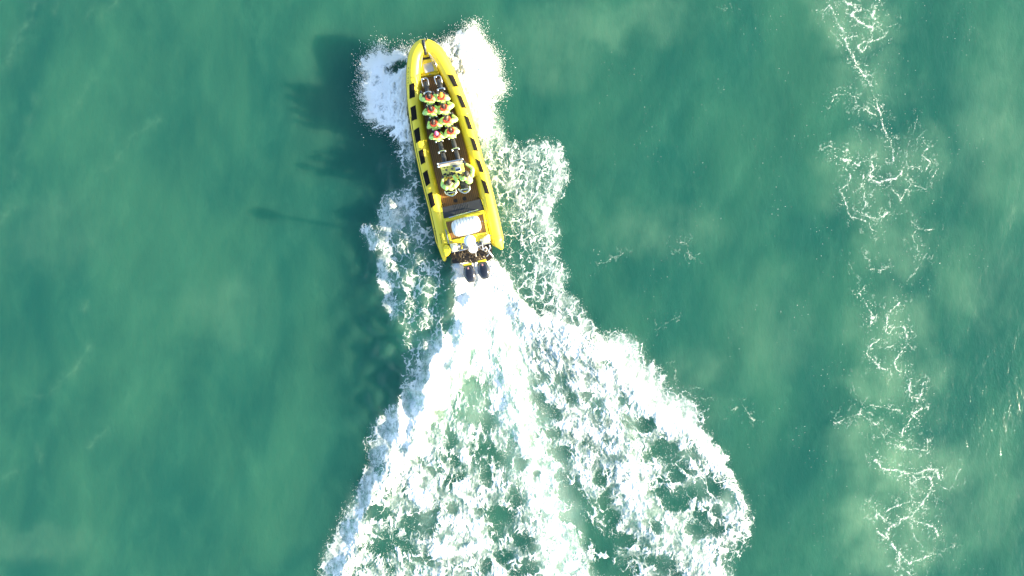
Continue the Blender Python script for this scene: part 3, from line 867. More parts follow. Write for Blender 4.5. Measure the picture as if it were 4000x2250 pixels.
# moulded seam along the port shoulder
MB().tube(resample([Vector((p.x + .10 * (1 if p.x < 0 else -1), p.y, p.z + .255)) for p in port_out[8:]], .2), .011, 6).build("seam_tape", M_ink, boat)

ZD = .58
for side in (-1, 1):
    path = TUBES[side]; acc = 0
    for i in range(6, len(path) - 2):
        acc += (path[i] - path[i - 1]).length
        if acc > 1.45:
            acc = 0
            t = (path[i + 1] - path[i - 1]).normalized(); x_ = t.cross(Vector((0, 0, 1))).normalized(); y_ = x_.cross(t)
            r_ = rad_of(path[i].y) + .002
            MB().tube([path[i] + x_ * math.cos(a) * r_ + y_ * math.sin(a) * r_ for a in np.linspace(R(-10), R(190), 24)], .010, 6).build("tube_seam", M_yel2, boat)
# hull under the tubes
def hull_rings():
    rings = []
    for t in np.linspace(0, 1, 16):
        y = -4.6 + t * 9.3
        a = near_y(port_path, y); b = near_y(star_path, y)
        zk = -.35 + .9 * max(0, (t - .55) / .45) ** 2
        cx = (a.x + b.x) / 2
        zz = (a.z + b.z) / 2 - .08
        zch = min(zk + .42, ZD - .12)
        w = .86
        rings.append([(a.x, y, ZD - .08), (a.x * .55 + cx * .45 - (cx - a.x) * .25, y, zch), (cx, y, zk), (b.x * .55 + cx * .45 + (b.x - cx) * .25, y, zch), (b.x, y, ZD - .08)])
    return rings
def near_y(path, y):
    return min(path, key=lambda p: abs(p.y - y))
MB().loft(hull_rings()).build("hull", M_hull, boat, ang=25)

# bow rubber strap over the nose
bs = resample(ZL(Z7, [(606, 232), (610, 240), (614, 270), (620, 300), (624, 328), (627, 348)], 1.6), .05)
mb = MB()
strip = []
for i, p in enumerate(bs):
    t = i / (len(bs) - 1); w = .085 - .015 * t
    z = max(tube_z(-1, p.x, p.y), tube_z(1, p.x, p.y), 1.30) + .02
    strip.append([Vector((p.x - w, p.y, z)), Vector((p.x - w * .4, p.y, z + .02)), Vector((p.x + w * .2, p.y, z + .012)), Vector((p.x + w * .5, p.y, z + .03)), Vector((p.x + w, p.y, z)), Vector((p.x, p.y, z - .05))])
mb.loft(strip).build("bow_strap", M_rub, boat, ang=20)
MB().tube([r[2] + Vector((.01, 0, .02)) for r in strip], .010, 6).build("strap_bead", M_silver, boat)

# ---- deck
deck_px = zsrc(Z7, [(592, 535), (586, 660), (592, 800), (607, 950), (632, 1100), (666, 1250), (700, 1400)]) + zsrc(Z8, [(575, 150), (600, 280), (620, 400), (640, 520), (700, 740), (1000, 690), (975, 560), (930, 400), (918, 320), (890, 200), (860, 80)]) + \
          zsrc(Z7, [(1010, 1320), (985, 1200), (955, 1080), (925, 960), (890, 860), (845, 760), (795, 650), (742, 530)])
dk = [L(p[0], p[1], ZD) for p in deck_px]
cxm = sum(p.x for p in dk) / len(dk)
dk = [(p.x + (.10 if p.x > cxm else -.10), p.y) for p in dk]
MB().prism(dk, ZD - .06, ZD).build("deck", M_deck, boat, smooth=False)
# inner liner between tube and deck
for side in (-1, 1):
    path = [p for p in TUBES[side] if -4.6 < p.y < 4.7]
    top = []; bot = []
    rings = []
    for i, p in enumerate(path):
        t = path[min(i + 1, len(path) - 1)] - path[max(i - 1, 0)]; t.z = 0; t.normalize()
        n = Vector((t.y, -t.x, 0)); n = n if n.x * side < 0 else -n
        r = rad_of(p.y)
        a = p + n * r * .93; a.z = p.z + .02
        b = p + n * (r * 1.10); b.z = ZD + .003
        c = p + n * r * .75; c.z = ZD + .003
        rings.append([a, b, c])
    MB().loft(rings).build("side_liner", M_yel2, boat)

# ---- bow locker with hatch and rails
zt = 1.05
lock = [p for p in ZL(ZBW, [(262, 862), (585, 800), (810, 1240), (215, 1310)], zt)]
MB().prism([(p.x, p.y) for p in lock], ZD + .004, zt).build("bow_locker", M_yel2, boat, smooth=False)
ft = ZL(ZBW, [(215, 1315), (830, 1245), (850, 1330), (205, 1420)], .9)
MB().prism([(p.x, p.y) for p in ft], ZD + .004, .86).build("bow_step", M_yel2, boat, smooth=False)
hc = ZL(ZBW, [(490, 1130)], zt)[0]
MB().box((hc.x, hc.y, zt + .02), (.46, .44, .05), rz=R(2), bev=.07).build("hatch_lid", M_hatch, boat)
MB().prism([(p.x, p.y) for p in ZL(ZBW, [(300, 760), (520, 715), (570, 790), (272, 850)], 1.1)], 1.0, 1.09).build("anchor_recess", M_rub, boat, smooth=False)
MB().prism([(p.x, p.y) for p in ZL(ZBW, [(330, 600), (480, 590), (500, 715), (290, 755)], 1.2)], 1.0, 1.2).build("bow_plate", M_yel2, boat, smooth=False)
MB().tube(resample([L(*zsrc(ZBW, [q])[0], z) for q, z in (((490, 590), 1.45), ((600, 740), 1.55), ((740, 960), 1.55), ((790, 1150), 1.35), ((800, 1210), 1.08))], .08), .019, 8).build("bow_rail", M_steel, boat)
MB().tube(resample([L(*zsrc(ZBW, [q])[0], z) for q, z in (((500, 640), 1.3), ((590, 830), 1.25), ((700, 1020), 1.2), ((800, 1170), 1.1))], .08), .014, 8).build("bow_rail", M_steel, boat)
MB().tube(resample([L(*zsrc(ZBW, [q])[0], z) for q, z in (((268, 680), 1.35), ((262, 860), 1.40), ((240, 1060), 1.35), ((218, 1270), 1.10))], .08), .017, 8).build("bow_rail", M_steel, boat)
cl = ZL(ZBW, [(540, 1360)], .88)[0]
MB().box((cl.x, cl.y, .88), (.12, .04, .04), bev=.01).build("cleat", M_steel, boat)

# ---- jockey seats: one column to port, one to starboard
def seat_parts(name, a, b, last=False):
    """cushion between two rails a (front) and b (rear); rails are steel hoops"""
    d = (b - a); L_ = d.length; ang = math.atan2(-d.x, d.y) + math.pi
    root = None
    mid = (a + b) / 2; zs = 1.30
    Mr = Matrix.Rotation(math.atan2(d.y, d.x) + math.pi / 2, 3, 'Z')
    pod = MB(); pod.box((mid.x, mid.y, (ZD + zs) / 2 - .05), (.15, L_ * .80, zs - ZD - .12), M=Mr, bev=.05)
    s = pod.build(name, M_yel2 if False else M_rub, boat)
    cu = MB()
    rings = []
    for t in np.linspace(-.5, .5, 9):
        w = .098 + .015 * math.cos(t * 3); h = zs + .03 * math.cos(t * 2.5)
        ring = []
        for k in range(12):
            an = math.pi * 2 * k / 12
            ring.append(Mr @ Vector((math.cos(an) * w, t * (L_ - .06), (math.sin(an) * .075))) + Vector((mid.x, mid.y, h - .05)))
        rings.append(ring)
    cu.loft(rings).build("cushion", M_cush, s)
    return s
def hoop(p, ang, w=.17, zb=1.15, ztp=1.55, ends=True, parent=None):
    Mr = Matrix.Rotation(ang, 3, 'Z')
    mb = MB()
    pts = [(-w, 0, zb - .4), (-w, 0, zb), (-w * 1.02, .01, ztp - .06), (-w * .8, .0, ztp), (0, .02, ztp + .01), (w * .8, .0, ztp), (w * 1.02, .01, ztp - .06), (w, 0, zb), (w, 0, zb - .4)]
    mb.tube(resample([Mr @ Vector(q) + Vector((p.x, p.y, 0)) for q in pts], .06), .024, 8)
    for s in (-1, 1):
        mb.ell(Mr @ Vector((s * w * .92, -.03, ztp)) + Vector((p.x, p.y, 0)), (.045, .065, .035), 10, 6, Mr)
    o = mb.build("grab_hoop", M_steel, parent or boat)
    return o
colL = [(1659, 312)] + [(1669.5 + 11.4 * k, 362 + 46.8 * k) for k in range(5)] + [(1726.5, 592), (1738, 634)]
colR = [(1709, 303)] + [(1722.5 + 10.7 * k, 348 + 47.2 * k) for k in range(5)] + [(1778.5, 582), (1790, 624)]
SEATS = {}
for key, col in (('L', colL), ('R', colR)):
    P = [L(x, y, 1.5) for x, y in col]
    for i in range(7):
        st = seat_parts("jockey_seat", P[i], P[i + 1])
        d = P[i + 1] - P[i]
        if 0 < i:
            hoop(P[i], math.atan2(d.y, d.x) + math.pi / 2, parent=st)
    SEATS[key] = P
    # tall front hoop of the first seat
    a = P[0]; d = P[1] - P[0]; an = math.atan2(d.y, d.x) + math.pi / 2; Mr = Matrix.Rotation(an, 3, 'Z')
    pts = [(-.13, -.34, 1.1), (-.14, -.28, 1.45), (-.15, -.02, 1.55), (-.10, .05, 1.57), (.10, .05, 1.57), (.15, -.02, 1.55), (.14, -.28, 1.45), (.13, -.34, 1.1)]
    mb = MB().tube(resample([Mr @ Vector(q) + Vector((a.x, a.y, 0)) for q in pts], .05), .024, 8)
    mb.ell(Mr @ Vector((-.09, .03, 1.58)) + Vector((a.x, a.y, 0)), (.07, .05, .035), 10, 6)
    mb.build("front_grab_rail", M_steel, boat)

# ---- helm console
zc = 1.55
body = ZL(Z4, [(510, 420), (1085, 305), (1145, 560), (1000, 720), (600, 740)], zc)
con = MB().prism([(p.x, p.y) for p in body], ZD + .004, zc).build("helm_console", M_cons, boat, smooth=False)
face = ZL(Z4, [(520, 480), (1100, 380), (1140, 560), (975, 725), (600, 730)], zc + .01)
lip = ZL(Z4, [(510, 425), (1085, 308), (1100, 380), (525, 480)], zc + .1)
MB().prism([(p.x, p.y) for p in lip], zc + .003, zc + .12).build("console_brow", M_cream, con, smooth=False)
ws = ZL(Z4, [(495, 400), (1070, 288)], 1.80)
d = ws[1] - ws[0]
Mr = Matrix.Rotation(math.atan2(d.y, d.x), 3, 'Z') @ Matrix.Rotation(R(22), 3, 'X')
MB().box((ws[0] + ws[1]) / 2 - Vector((0, 0, .10)), (d.length, .03, .36), M=Mr, bev=.01).build("windscreen", M_glass, con)
MB().tube([ws[0] + Vector((0, 0, .09)), ws[1] + Vector((0, 0, .09))], .026, 8).build("windscreen_rail", M_steel, con)
for q in (ws[0], ws[1]):
    mb = MB()
    s = -1 if q is ws[0] else 1
    mb.ell(q + Vector((s * .05, 0, .08)), (.05, .06, .05)); mb.ell(q + Vector((s * .06, -.13, .05)), (.055, .06, .045))
    mb.tube([q + Vector((s * .05, 0, .05)), q + Vector((s * .07, -.14, .02)), q + Vector((s * .05, -.1, -.6))], .02, 8)
    mb.build("grab_post", M_steel, con)
def zp(o, p, z): return ZL(o, [p], z)[0]
for (x, y, r) in ((685, 552, .050), (835, 520, .052), (630, 492, .022), (712, 484, .022), (600, 570, .016), (1068, 500, .022), (775, 605, .026)):
    c = zp(Z4, (x, y), zc + .02)
    g = MB().cyl((c.x, c.y, zc + .018), r, .03, 20).build("gauge", M_dial, con)
    if r > .04: MB().cyl((c.x, c.y, zc + .036), r * .55, .008, 16).build("gauge_face", mat("dial_grey", (.18, .2, .2), .3) if 'dial_grey' not in bpy.data.materials else bpy.data.materials['dial_grey'], g)
c = zp(Z4, (985, 530), zc + .05); an = R(0)
sc1 = MB().box((c.x, c.y, zc + .05), (.26, .20, .09), rz=0, bev=.015).build("chart_plotter", M_white, con)
MB().box((c.x - .0, c.y - .045, zc + .098), (.22, .10, .012), bev=.004).build("screen", M_blue, sc1)
c = zp(Z4, (950, 430), zc + .04)
MB().box((c.x, c.y, zc + .03), (.40, .11, .05), rz=R(0), bev=.01).build("console_tray", M_grey, con)
for (x, y, w, h) in ((645, 665, .15, .09), (722, 690, .09, .10), (880, 635, .16, .08), (775, 655, .05, .12), (1020, 665, .10, .06)):
    c = zp(Z4, (x, y), zc + .06)
    MB().box((c.x, c.y, zc + .05), (w, h, .09), rz=R(8), bev=.025).build("throttle_lever", M_rub, con)
# steering wheel
c = zp(Z4, (770, 712), zc + .02)
ringp = [Vector((c.x + math.cos(a) * .17, c.y + math.sin(a) * .07 - .02, zc + .03 + math.sin(a) * .14)) for a in np.linspace(0, 2 * math.pi, 24, endpoint=False)]
sw = MB().tube(ringp, .016, 8, closed=True).build("steering_wheel", M_rub, con)
mb = MB()
for a in (90, 210, 330): mb.tube([Vector((c.x, c.y - .02, zc + .03)), Vector((c.x + math.cos(R(a)) * .17, c.y + math.sin(R(a)) * .07 - .02, zc + .03 + math.sin(R(a)) * .14))], .01, 6)
mb.build("wheel_spokes", M_silver, sw)
rnd = random.Random(4)
pts = [zp(Z4, q, zc + .14) + Vector((0, 0, rnd.uniform(-.02, .02))) for q in ((700, 765), (725, 740), (745, 755), (770, 735), (790, 750), (800, 735))]
MB().tube(resample(pts, .03), .016, 6).build("kill_cord", M_org, con)
c = zp(Z4, (832, 738), zc + .16); MB().ell(c, (.045, .035, .03)).build("kill_switch", M_red, con)
# curved grey fairing on the starboard side of the console
cf = resample([L(*zsrc(Z4, [q])[0], zc - .02) for q in ((960, 640), (1010, 690), (1080, 660), (1120, 590))], .04)
MB().tube(cf, .03, 8).build("console_handrail", M_rub, con)

# ---- helm seats
for (cx, cy, rail) in ((765, 1080, ((648, 1100), (680, 1160), (745, 1195), (830, 1220), (900, 1180), (935, 1120), (925, 1055))),
                       (1135, 960, ((993, 1030), (1030, 1085), (1085, 1120), (1160, 1150), (1235, 1110), (1280, 1040), (1272, 965)))):
    c = zp(Z4, (cx, cy), 1.3)
    s = MB().box((c.x, c.y, (ZD + 1.25) / 2), (.26, .40, 1.22 - ZD), bev=.05).build("helm_seat", M_rub, boat)
    MB().box((c.x, c.y, 1.26), (.36, .50, .12), bev=.055).build("cushion", M_cush, s)
    rp = resample([L(*zsrc(Z4, [q])[0], 1.42) for q in rail], .05)
    MB().tube(rp, [.03 + .012 * abs(i / (len(rp) - 1) - .5) * 2 for i in range(len(rp))], 10, flat=.8).build("back_hoop", M_steel, s)
    a = L(*zsrc(Z4, [rail[1]])[0], 1.4); b = L(*zsrc(Z4, [rail[5]])[0], 1.4)
    MB().tube([a.lerp(b, .1) + Vector((0, .03, 0)), a.lerp(b, .9) + Vector((0, .03, 0))], .035, 10).build("back_bar", M_steel, s)
    q = L(*zsrc(Z4, [((rail[2][0] + rail[4][0]) / 2, (rail[2][1] + rail[4][1]) / 2)])[0], 1.36)
    MB().box(q, (.20, .05, .06), rz=R(3), bev=.015).build("seat_trim", M_yel2, s)
# flotation stick / strap between the helm seats
a = zp(Z4, (1040, 890), 1.2); b = zp(Z4, (1045, 1010), 1.2)
MB().tube([a, b], .03, 8).build("orange_strap", M_org, boat)

# ---- after deck: round hatches, cushion, engine box
for q in ((920, 1340), (1150, 1290)):
    c = zp(Z4, q, ZD)
    MB().cyl((c.x, c.y, ZD + .008), .10, .012, 24).build("round_hatch", M_rub, boat)
for q in ((1510, 1265), (590, 1440)):
    c = zp(Z4, q, ZD + .05)
    MB().tube([c + Vector((-.05, -.03, 0)), c + Vector((-.03, .06, .05)), c + Vector((.03, .06, .05)), c + Vector((.05, -.03, 0))], .016, 6).build("deck_cleat", M_steel, boat)
zb = .98
q = ZL(Z5, [(462, 300), (1385, 100), (1440, 345), (530, 545)], zb)
mb = MB()
cush = mb.prism([(p.x, p.y) for p in q], ZD + .004, zb).build("stern_bench", M_cush, boat, smooth=False)
q2 = ZL(Z5, [(735, 235), (1160, 150), (1110, 310), (1040, 300)], zb + .01)
mb = MB()
for k in range(9):
    t = .32 + .36 * k / 8
    a = q[0].lerp(q[1], .05 + .9 * t); b = q[3].lerp(q[2], .05 + .9 * t)
    mb.tube([Vector((a.x, a.y, zb)), Vector((b.x, b.y, zb))], .012, 6)
mb.build("bench_ribs", M_cush, cush)
a = zp(Z5, (660, 525), 1.18); b = zp(Z5, (1320, 345), 1.18)
MB().tube([a - Vector((0, 0, .3)), a, a.lerp(b, .5), b, b - Vector((0, 0, .3))], .026, 8).build("bench_rail", M_steel, boat)
ze = 1.02
def frame_strip(name, pts, z0, z1, m):
    return MB().prism([(p.x, p.y) for p in ZL(Z5, pts, z1)], z0, z1).build(name, m, boat, smooth=False)
fr = ZL(Z5, [(528, 548), (1452, 350), (1590, 1040), (650, 1120)], ze)
eb = MB().prism([(p.x, p.y) for p in fr], ZD + .004, ze).build("engine_box", M_yel2, boat, smooth=False)
wd = ZL(Z5, [(592, 628), (1425, 452), (1500, 850), (692, 1020)], ze + .01)
MB().prism([(p.x, p.y) for p in wd], ze + .003, ze + .014).build("box_decking", M_deck, eb, smooth=False)
# raised coaming round the planked top
cor = [(560, 600), (1440, 410), (1525, 868), (1270, 905), (700, 1060)]
cpts = [zp(Z5, p, ze + .04) for p in cor]
mb = MB()
for i in range(len(cpts)):
    a, b = cpts[i], cpts[(i + 1) % len(cpts)]
    d = b - a
    mb.box((a + b) / 2, (d.length + .05, .075, .085), rz=math.atan2(d.y, d.x), bev=.02)
mb.build("coaming", M_yel2, eb)
for p in ((710, 1060), (925, 1010), (1280, 930), (1505, 880), (1505, 595), (1600, 930), (1420, 605)):
    c = zp(Z5, p, ze + .1)
    MB().cyl((c.x, c.y, ze + .095), .028, .03, 12).build("tie_down", M_grey, eb)
# side decks beside the engine box
for side, pts in ((-1, [(455, 290), (500, 300), (640, 1130), (545, 1100), (560, 880)]), (1, [(1385, 100), (1460, 330), (1600, 930), (1640, 1080), (1570, 700), (1455, 150)])):
    MB().prism([(p.x, p.y) for p in ZL(Z5, pts, ze - .02)], ZD, ze - .02 + side * .003).build("side_deck", M_yel2, boat, smooth=False)
MB().tube([zp(Z5, (580, 790), ze + .12), zp(Z5, (615, 930), ze + .12), zp(Z5, (655, 1110), ze + .12)], .028, 8).build("boat_hook", M_grey, boat)

# ---- transom gear
tr = ZL(Z5, [(660, 1110), (1590, 930), (1610, 1095), (1290, 1180), (720, 1310)], .92)
MB().prism([(p.x, p.y) for p in tr], .55, .90).build("transom_platform", M_grey, boat, smooth=False)
a, b, c = [zp(Z5, p, .93) for p in ((720, 1305), (1050, 1240), (1600, 1090))]
MB().tube([a, b], .028, 8).build("platform_edge", M_steel, boat)
MB().tube([zp(Z5, (1290, 1190), .93), c], .024, 8).build("platform_edge", M_steel, boat)
def pillow(name, o, pts, z, h, m):
    P = ZL(o, pts, z + h)
    cx = sum(p.x for p in P) / len(P); cy = sum(p.y for p in P) / len(P)
    n = len(P); ring = resample(P + [P[0]], .05)[:-1]
    rings = []
    for f, zz in ((.97, z), (1.0, z + h * .5), (.94, z + h * .85), (.75, z + h), (.3, z + h * 1.05)):
        rings.append([(cx + (p.x - cx) * f, cy + (p.y - cy) * f, zz) for p in ring])
    return MB().loft(rings).build(name, m, boat)
pillow("fender", Z5, [(670, 1110), (830, 1100), (850, 1210), (820, 1270), (730, 1290), (700, 1220)], .92, .20, M_cream)
pillow("fender", Z5, [(1410, 990), (1450, 960), (1560, 890), (1590, 1010), (1570, 1070), (1430, 1110), (1400, 1060)], .92, .20, M_cream)
pillow("stern_pod", Z5, [(520, 1210), (560, 1130), (640, 1140), (690, 1200), (690, 1300), (600, 1400), (530, 1360)], .80, .34, M_yel2)
for p in ((887, 1168), (1395, 1030)):
    c = zp(Z5, p, 1.02); MB().cyl((c.x, c.y, .97), .058, .14, 16).build("filler_cap", M_white, boat)
for p, a in (((930, 1105), 78), ((955, 1190), 68), ((1330, 1060), 80)):
    c = zp(Z5, p, .96); MB().box((c.x, c.y, .93), (.17, .055, .05), rz=R(a), bev=.02).build("latch_block", M_yel2, boat)
# radar mast and dome
dc = zp(Z5, (1130, 1047), 3.1); base = zp(Z5, (1210, 1170), .95)
mast = MB()
for s in (-1, 1):
    mast.tube(resample([base + Vector((s * .16, -.05, 0)), base.lerp(dc, .5) + Vector((s * .13, -.02, .0)), dc + Vector((s * .10, 0, -.14))], .2), .04, 10)
mast.box(dc - Vector((0, 0, .15)), (.34, .30, .03), bev=.01)
mm = mast.build("radar_mast", M_grey, boat)
dome = MB(); rings = []
for z_, r_ in ((-.12, .20), (-.11, .235), (-.05, .27), (.0, .272), (.05, .262), (.09, .225), (.115, .16), (.125, .08), (.127, .02)):
    rings.append([(dc.x + math.cos(a) * r_, dc.y + math.sin(a) * r_, dc.z + z_) for a in np.linspace(0, 2 * math.pi, 32, endpoint=False)])
dome.loft(rings).build("radar_dome", M_white, mm)
lp = zp(Z5, (1205, 1215), 1.5)
MB().cyl((lp.x, lp.y, 1.5), .235, .05, 32).build("mast_shelf", M_white, mm)
mb = MB()
for k in range(5):
    a = zp(Z5, (1090 + 38 * k, 1190), 1.62); mb.tube(resample([a, a + Vector((rnd.uniform(-.03, .03), -.05, .06)), a + Vector((.01, -.14, -.02))], .03), .014, 6)
mb.tube([zp(Z5, (1240, 1140), 1.6), zp(Z5, (1250, 1230), 1.9)], .018, 8)
mb.build("mast_wiring", M_brown, mm)
mb = MB().tube([zp(Z5, (1225, 1150), 1.3), zp(Z5, (1262, 1260), 1.2), zp(Z5, (1275, 1410), .9)], .013, 6).build("whip_aerial", M_white, boat)
# folding ladder, zig-zag of square tube over the starboard engine well
lad = resample([zp(Z5, p, z) for p, z in (((1408, 1060), 1.08), ((1428, 1250), 1.0), ((1490, 1195), 1.0), ((1650, 1405), .75))], .3)
MB().tube([zp(Z5, (1408, 1060), 1.08), zp(Z5, (1430, 1250), 1.0)], .030, 8).tube([zp(Z5, (1425, 1250), 1.0), zp(Z5, (1490, 1190), 1.0)], .030, 8).tube([zp(Z5, (1485, 1185), 1.0), zp(Z5, (1655, 1410), .75)], .034, 8)\
    .tube([zp(Z5, (1510, 1400), .75), zp(Z5, (1600, 1310), .8)], .03, 8).tube([zp(Z5, (1550, 1270), .95), zp(Z5, (1600, 1210), 1.0), zp(Z5, (1575, 1140), 1.05)], .034, 8)\
    .tube(resample([zp(Z5, (1330, 1180), .98), zp(Z5, (1400, 1250), .9), zp(Z5, (1500, 1290), .85), zp(Z5, (1560, 1340), .8)], .1), .018, 8).build("boarding_ladder", M_silver, boat)
# engine well: dark bracket under thin curling brown strands
wl = ZL(Z5, [(700, 1310), (1620, 1110), (1640, 1420), (1560, 1500), (740, 1560)], .62)
MB().prism([(p.x, p.y) for p in wl], -.2, .60).build("engine_bracket", M_dark, boat, smooth=False)
mb = MB(); rnd = random.Random(9)
for k in range(46):
    x = rnd.uniform(730, 1500); y = 1330 + rnd.uniform(0, 190) - (x - 730) * .16
    p = zp(Z5, (x, y), .66); pts = [p]
    a = rnd.uniform(0, 6.28)
    for j in range(6):
        a += rnd.uniform(-1.0, 1.0)
        p = p + Vector((math.cos(a) * .055, math.sin(a) * .075, rnd.uniform(-.02, .025))); p.z = max(.60, min(.78, p.z)); pts.append(p)
    mb.tube(resample(pts, .03), rnd.uniform(.007, .014), 5)
mb.build("brown_strands", M_brown, boat)
mb = MB()
mb.tube(resample([zp(Z6, p, .9) for p in ((990, 770), (1060, 790), (1120, 770), (1180, 750), (1210, 730))], .05), .03, 8)
mb.build("tie_bar", M_brown, boat)

# ---- outboard engines
def outboard(head, tail, w):
    d = tail - head; ln = d.length; an = math.atan2(d.y, d.x) + math.pi / 2
    Mr = Matrix.Rotation(an, 3, 'Z')          # local -y runs aft
    prof = [(0, .48, .05), (.02, .60, .12), (.10, .74, .20), (.25, .86, .27), (.45, 1.0, .30), (.62, .98, .29), (.78, .86, .25), (.90, .70, .19), (.97, .58, .13), (1.0, .42, .06)]
    rings = []
    for t, ww, hh in prof:
        ring = []
        for k in range(24):
            a = 2 * math.pi * k / 24
            cx_, sx_ = math.cos(a), math.sin(a)
            x = math.copysign(abs(cx_) ** .75, cx_) * ww * w / 2
            z = math.copysign(abs(sx_) ** .8, sx_) * hh
            ring.append(Mr @ Vector((x, -t * ln, z)) + head)
        rings.append(ring)
    e = MB()
    # leg and midsection down to the water
    p = head + Mr @ Vector((0, -ln * .55, 0))
    e.loft([[Mr @ Vector((math.cos(a) * w * s_ * .34, math.sin(a) * ln * s2 * .3, 0)) + Vector((p.x, p.y, z_)) for a in np.linspace(0, 2 * math.pi, 16, endpoint=False)] for z_, s_, s2 in ((head.z - .12, 1, 1), (.5, .8, .7), (0, .4, .6), (-.6, .25, .5))])
    eng = e.build("outboard_motor", M_rub, boat)
    MB().loft(rings).build("cowling", M_cowl, eng, ang=55)
    MB().box(head + Mr @ Vector((0, .02, .02)), (w * .74, .11, .20), M=Mr, bev=.04).build("front_band", M_yel2, eng)
    mb = MB(); rr_ = random.Random(int(head.x * 100))
    for k in range(9):
        q_ = head + Mr @ Vector((rr_.uniform(-.2, .2), rr_.uniform(.06, .22), rr_.uniform(.0, .12)))
        mb.ell(q_, (.035, .045, .03), 8, 5)
    mb.build("mount_bracket", M_brown, eng)
    MB().box(head + Mr @ Vector((.0, -ln * .20, .262)), (.07, .10, .012), M=Mr, bev=.004).build("badge", mat("pink_badge", (.45, .22, .22), .5) if 'pink_badge' not in bpy.data.materials else bpy.data.materials['pink_badge'], eng)
    for s in (-1, 1):
        pts = []
        for t, ww, hh in prof[3:9]:
            pts.append(head + Mr @ Vector((s * ww * w / 2 * .84, -t * ln, hh * .62 + .01)))
        MB().tube(resample(pts, .06), .011, 6).build("side_trim", M_silver, eng)
outboard(zp(Z6, (925, 850), 1.15), zp(Z6, (1022, 1285), 1.15), .60)
outboard(zp(Z6, (1275, 765), 1.15), zp(Z6, (1368, 1198), 1.15), .60)

# ---- lettering, illegible at this height: a swash capital and small strokes
def on_tube(side, px, py, lift=.012):
    q = L(px, py, 1.0)
    for _ in range(4): q = L(px, py, tube_z(side, q.x, q.y))
    return Vector((q.x, q.y, tube_z(side, q.x, q.y) + lift))
ZT = (1670, 860, 9.66)
mb = MB()
for st in ([(270, 320), (230, 310), (215, 360), (260, 390), (300, 410), (310, 440), (280, 450)], [(215, 345), (240, 300), (290, 330)], [(225, 400), (260, 430), (310, 400)], [(255, 470), (270, 480)]):
    mb.tube(resample([on_tube(-1, *zsrc(ZT, [p])[0]) for p in st], .03), .0075, 5)
rnd = random.Random(3)
for k in range(17):
    t = k / 16; x = 285 + t * 150; y = 510 + t * 600
    pts = [(x - 12 + rnd.uniform(-5, 5), y), (x + 10 + rnd.uniform(-5, 5), y + rnd.uniform(4, 14)), (x - 4, y + rnd.uniform(16, 30))]
    mb.tube([on_tube(-1, *zsrc(ZT, [p])[0]) for p in pts], .0075, 5)
mb.build("script_lettering", M_ink, boat)
mb = MB()
for k in range(12):
    t = k / 11; x = 470 + t * 72; y = 535 + t * 335
    if k in (3, 6): continue
    MB().tube([on_tube(-1, *zsrc(ZT, [p])[0]) for p in ((x - 12, y), (x + 12, y - 4))], .014, 5).build("letter", M_ink, boat)
ZN = (1580, 240, 14.49)
mb = MB()
for (x, y) in ((230, 350), (230, 400), (215, 560), (215, 620), (205, 750), (205, 880), (200, 940), (195, 980), (190, 1080), (200, 1180), (195, 1230)):
    MB().tube([on_tube(-1, *zsrc(ZN, [p])[0]) for p in ((x - 26, y), (x, y + 18), (x + 26, y - 8))], .010, 5).build("letter", M_ink2, boat)

# ================================================================== LIFE RAFT (lies on the engine box)
ra = W(1640 + 735 / 5.797, 760 + 795 / 5.797, 1.35); rb = W(1640 + 1372 / 5.797, 760 + 640 / 5.797, 1.35)
mid = (ra + rb) / 2; dd = rb - ra; half = dd.length / 2 + .0
raft = empty("life_raft", (mid.x, mid.y, ze + .02), math.atan2(dd.y, dd.x))
tag(raft, "white ribbed life raft canister lying across the planked engine box", "life raft")
rings = []
NR = 9; N_ = 150; RR = .42
for i in range(N_ + 1):
    t = i / N_ * 2 - 1
    prof = (1 - abs(t) ** 9) ** .5 if abs(t) < 1 else 0
    r_ = RR * (.90 + .10 * (1 - t * t)) * max(prof, .02)
    ph = (t * 1.04 * NR / 2 + .5) % 1.0
    gro = math.exp(-((min(ph, 1 - ph)) / .055) ** 2)
    r_ *= 1 - .09 * gro if abs(t) < .93 else 1
    rings.append([(t * half * 1.02, math.cos(a) * r_, RR * .98 + math.sin(a) * r_) for a in np.linspace(0, 2 * math.pi, 40, endpoint=False)])
MB().loft(rings).build("canister_shell", M_white, raft, ang=70)
mb = MB()
for k in range(NR - 1):
    x = ((k + 1 - NR / 2)) / (NR / 2) / 1.04 * half * 1.02
    mb.tube([(x, math.cos(a) * (RR * .95), RR * .98 + math.sin(a) * (RR * .95)) for a in np.linspace(R(25), R(125), 10)], .006, 5)
mb.build("groove_shade", M_grey, raft)  # grey lines paint the shade along the shell's grooves
for x in (-half * .5, half * .5):
    MB().box((x, 0, .03), (.08, .56, .06), bev=.01).build("cradle", M_grey, raft)

# ================================================================== PEOPLE
M_skin = mat("skin", (.45, .26, .18), .5)
M_suit = mat("dark_suit", (.030, .034, .045), .7, vary=(10, .3))
M_vis = mat("hi_vis_fabric", (.62, .93, .20), .6, vary=(9, .12), bump=(9, .6, .04), sheen=.2)
M_jac = M_vis
M_col = mat("red_life_jacket_collar", (.72, .09, .035), .55, bump=(12, .4, .02), vary=(9, .2))
M_tape = mat("reflective_tape", (.42, .48, .44), .3)
hairs = {'black': mat("black_hair", (.012, .011, .013), .5, bump=(60, .5, .02)), 'brown': mat("brown_hair", (.030, .018, .013), .5, bump=(60, .5, .02)),
         'fair': mat("grey_brown_hair", (.09, .07, .045), .5, bump=(60, .5, .02)), 'orange': mat("orange_knit", (.85, .36, .03), .8, bump=(50, .6, .01)),
         'pink': mat("pink_knit", (.80, .16, .34), .8, bump=(50, .6, .01)), 'greyhair': mat("dark_grey_hair", (.040, .034, .030), .5, bump=(60, .5, .02))}

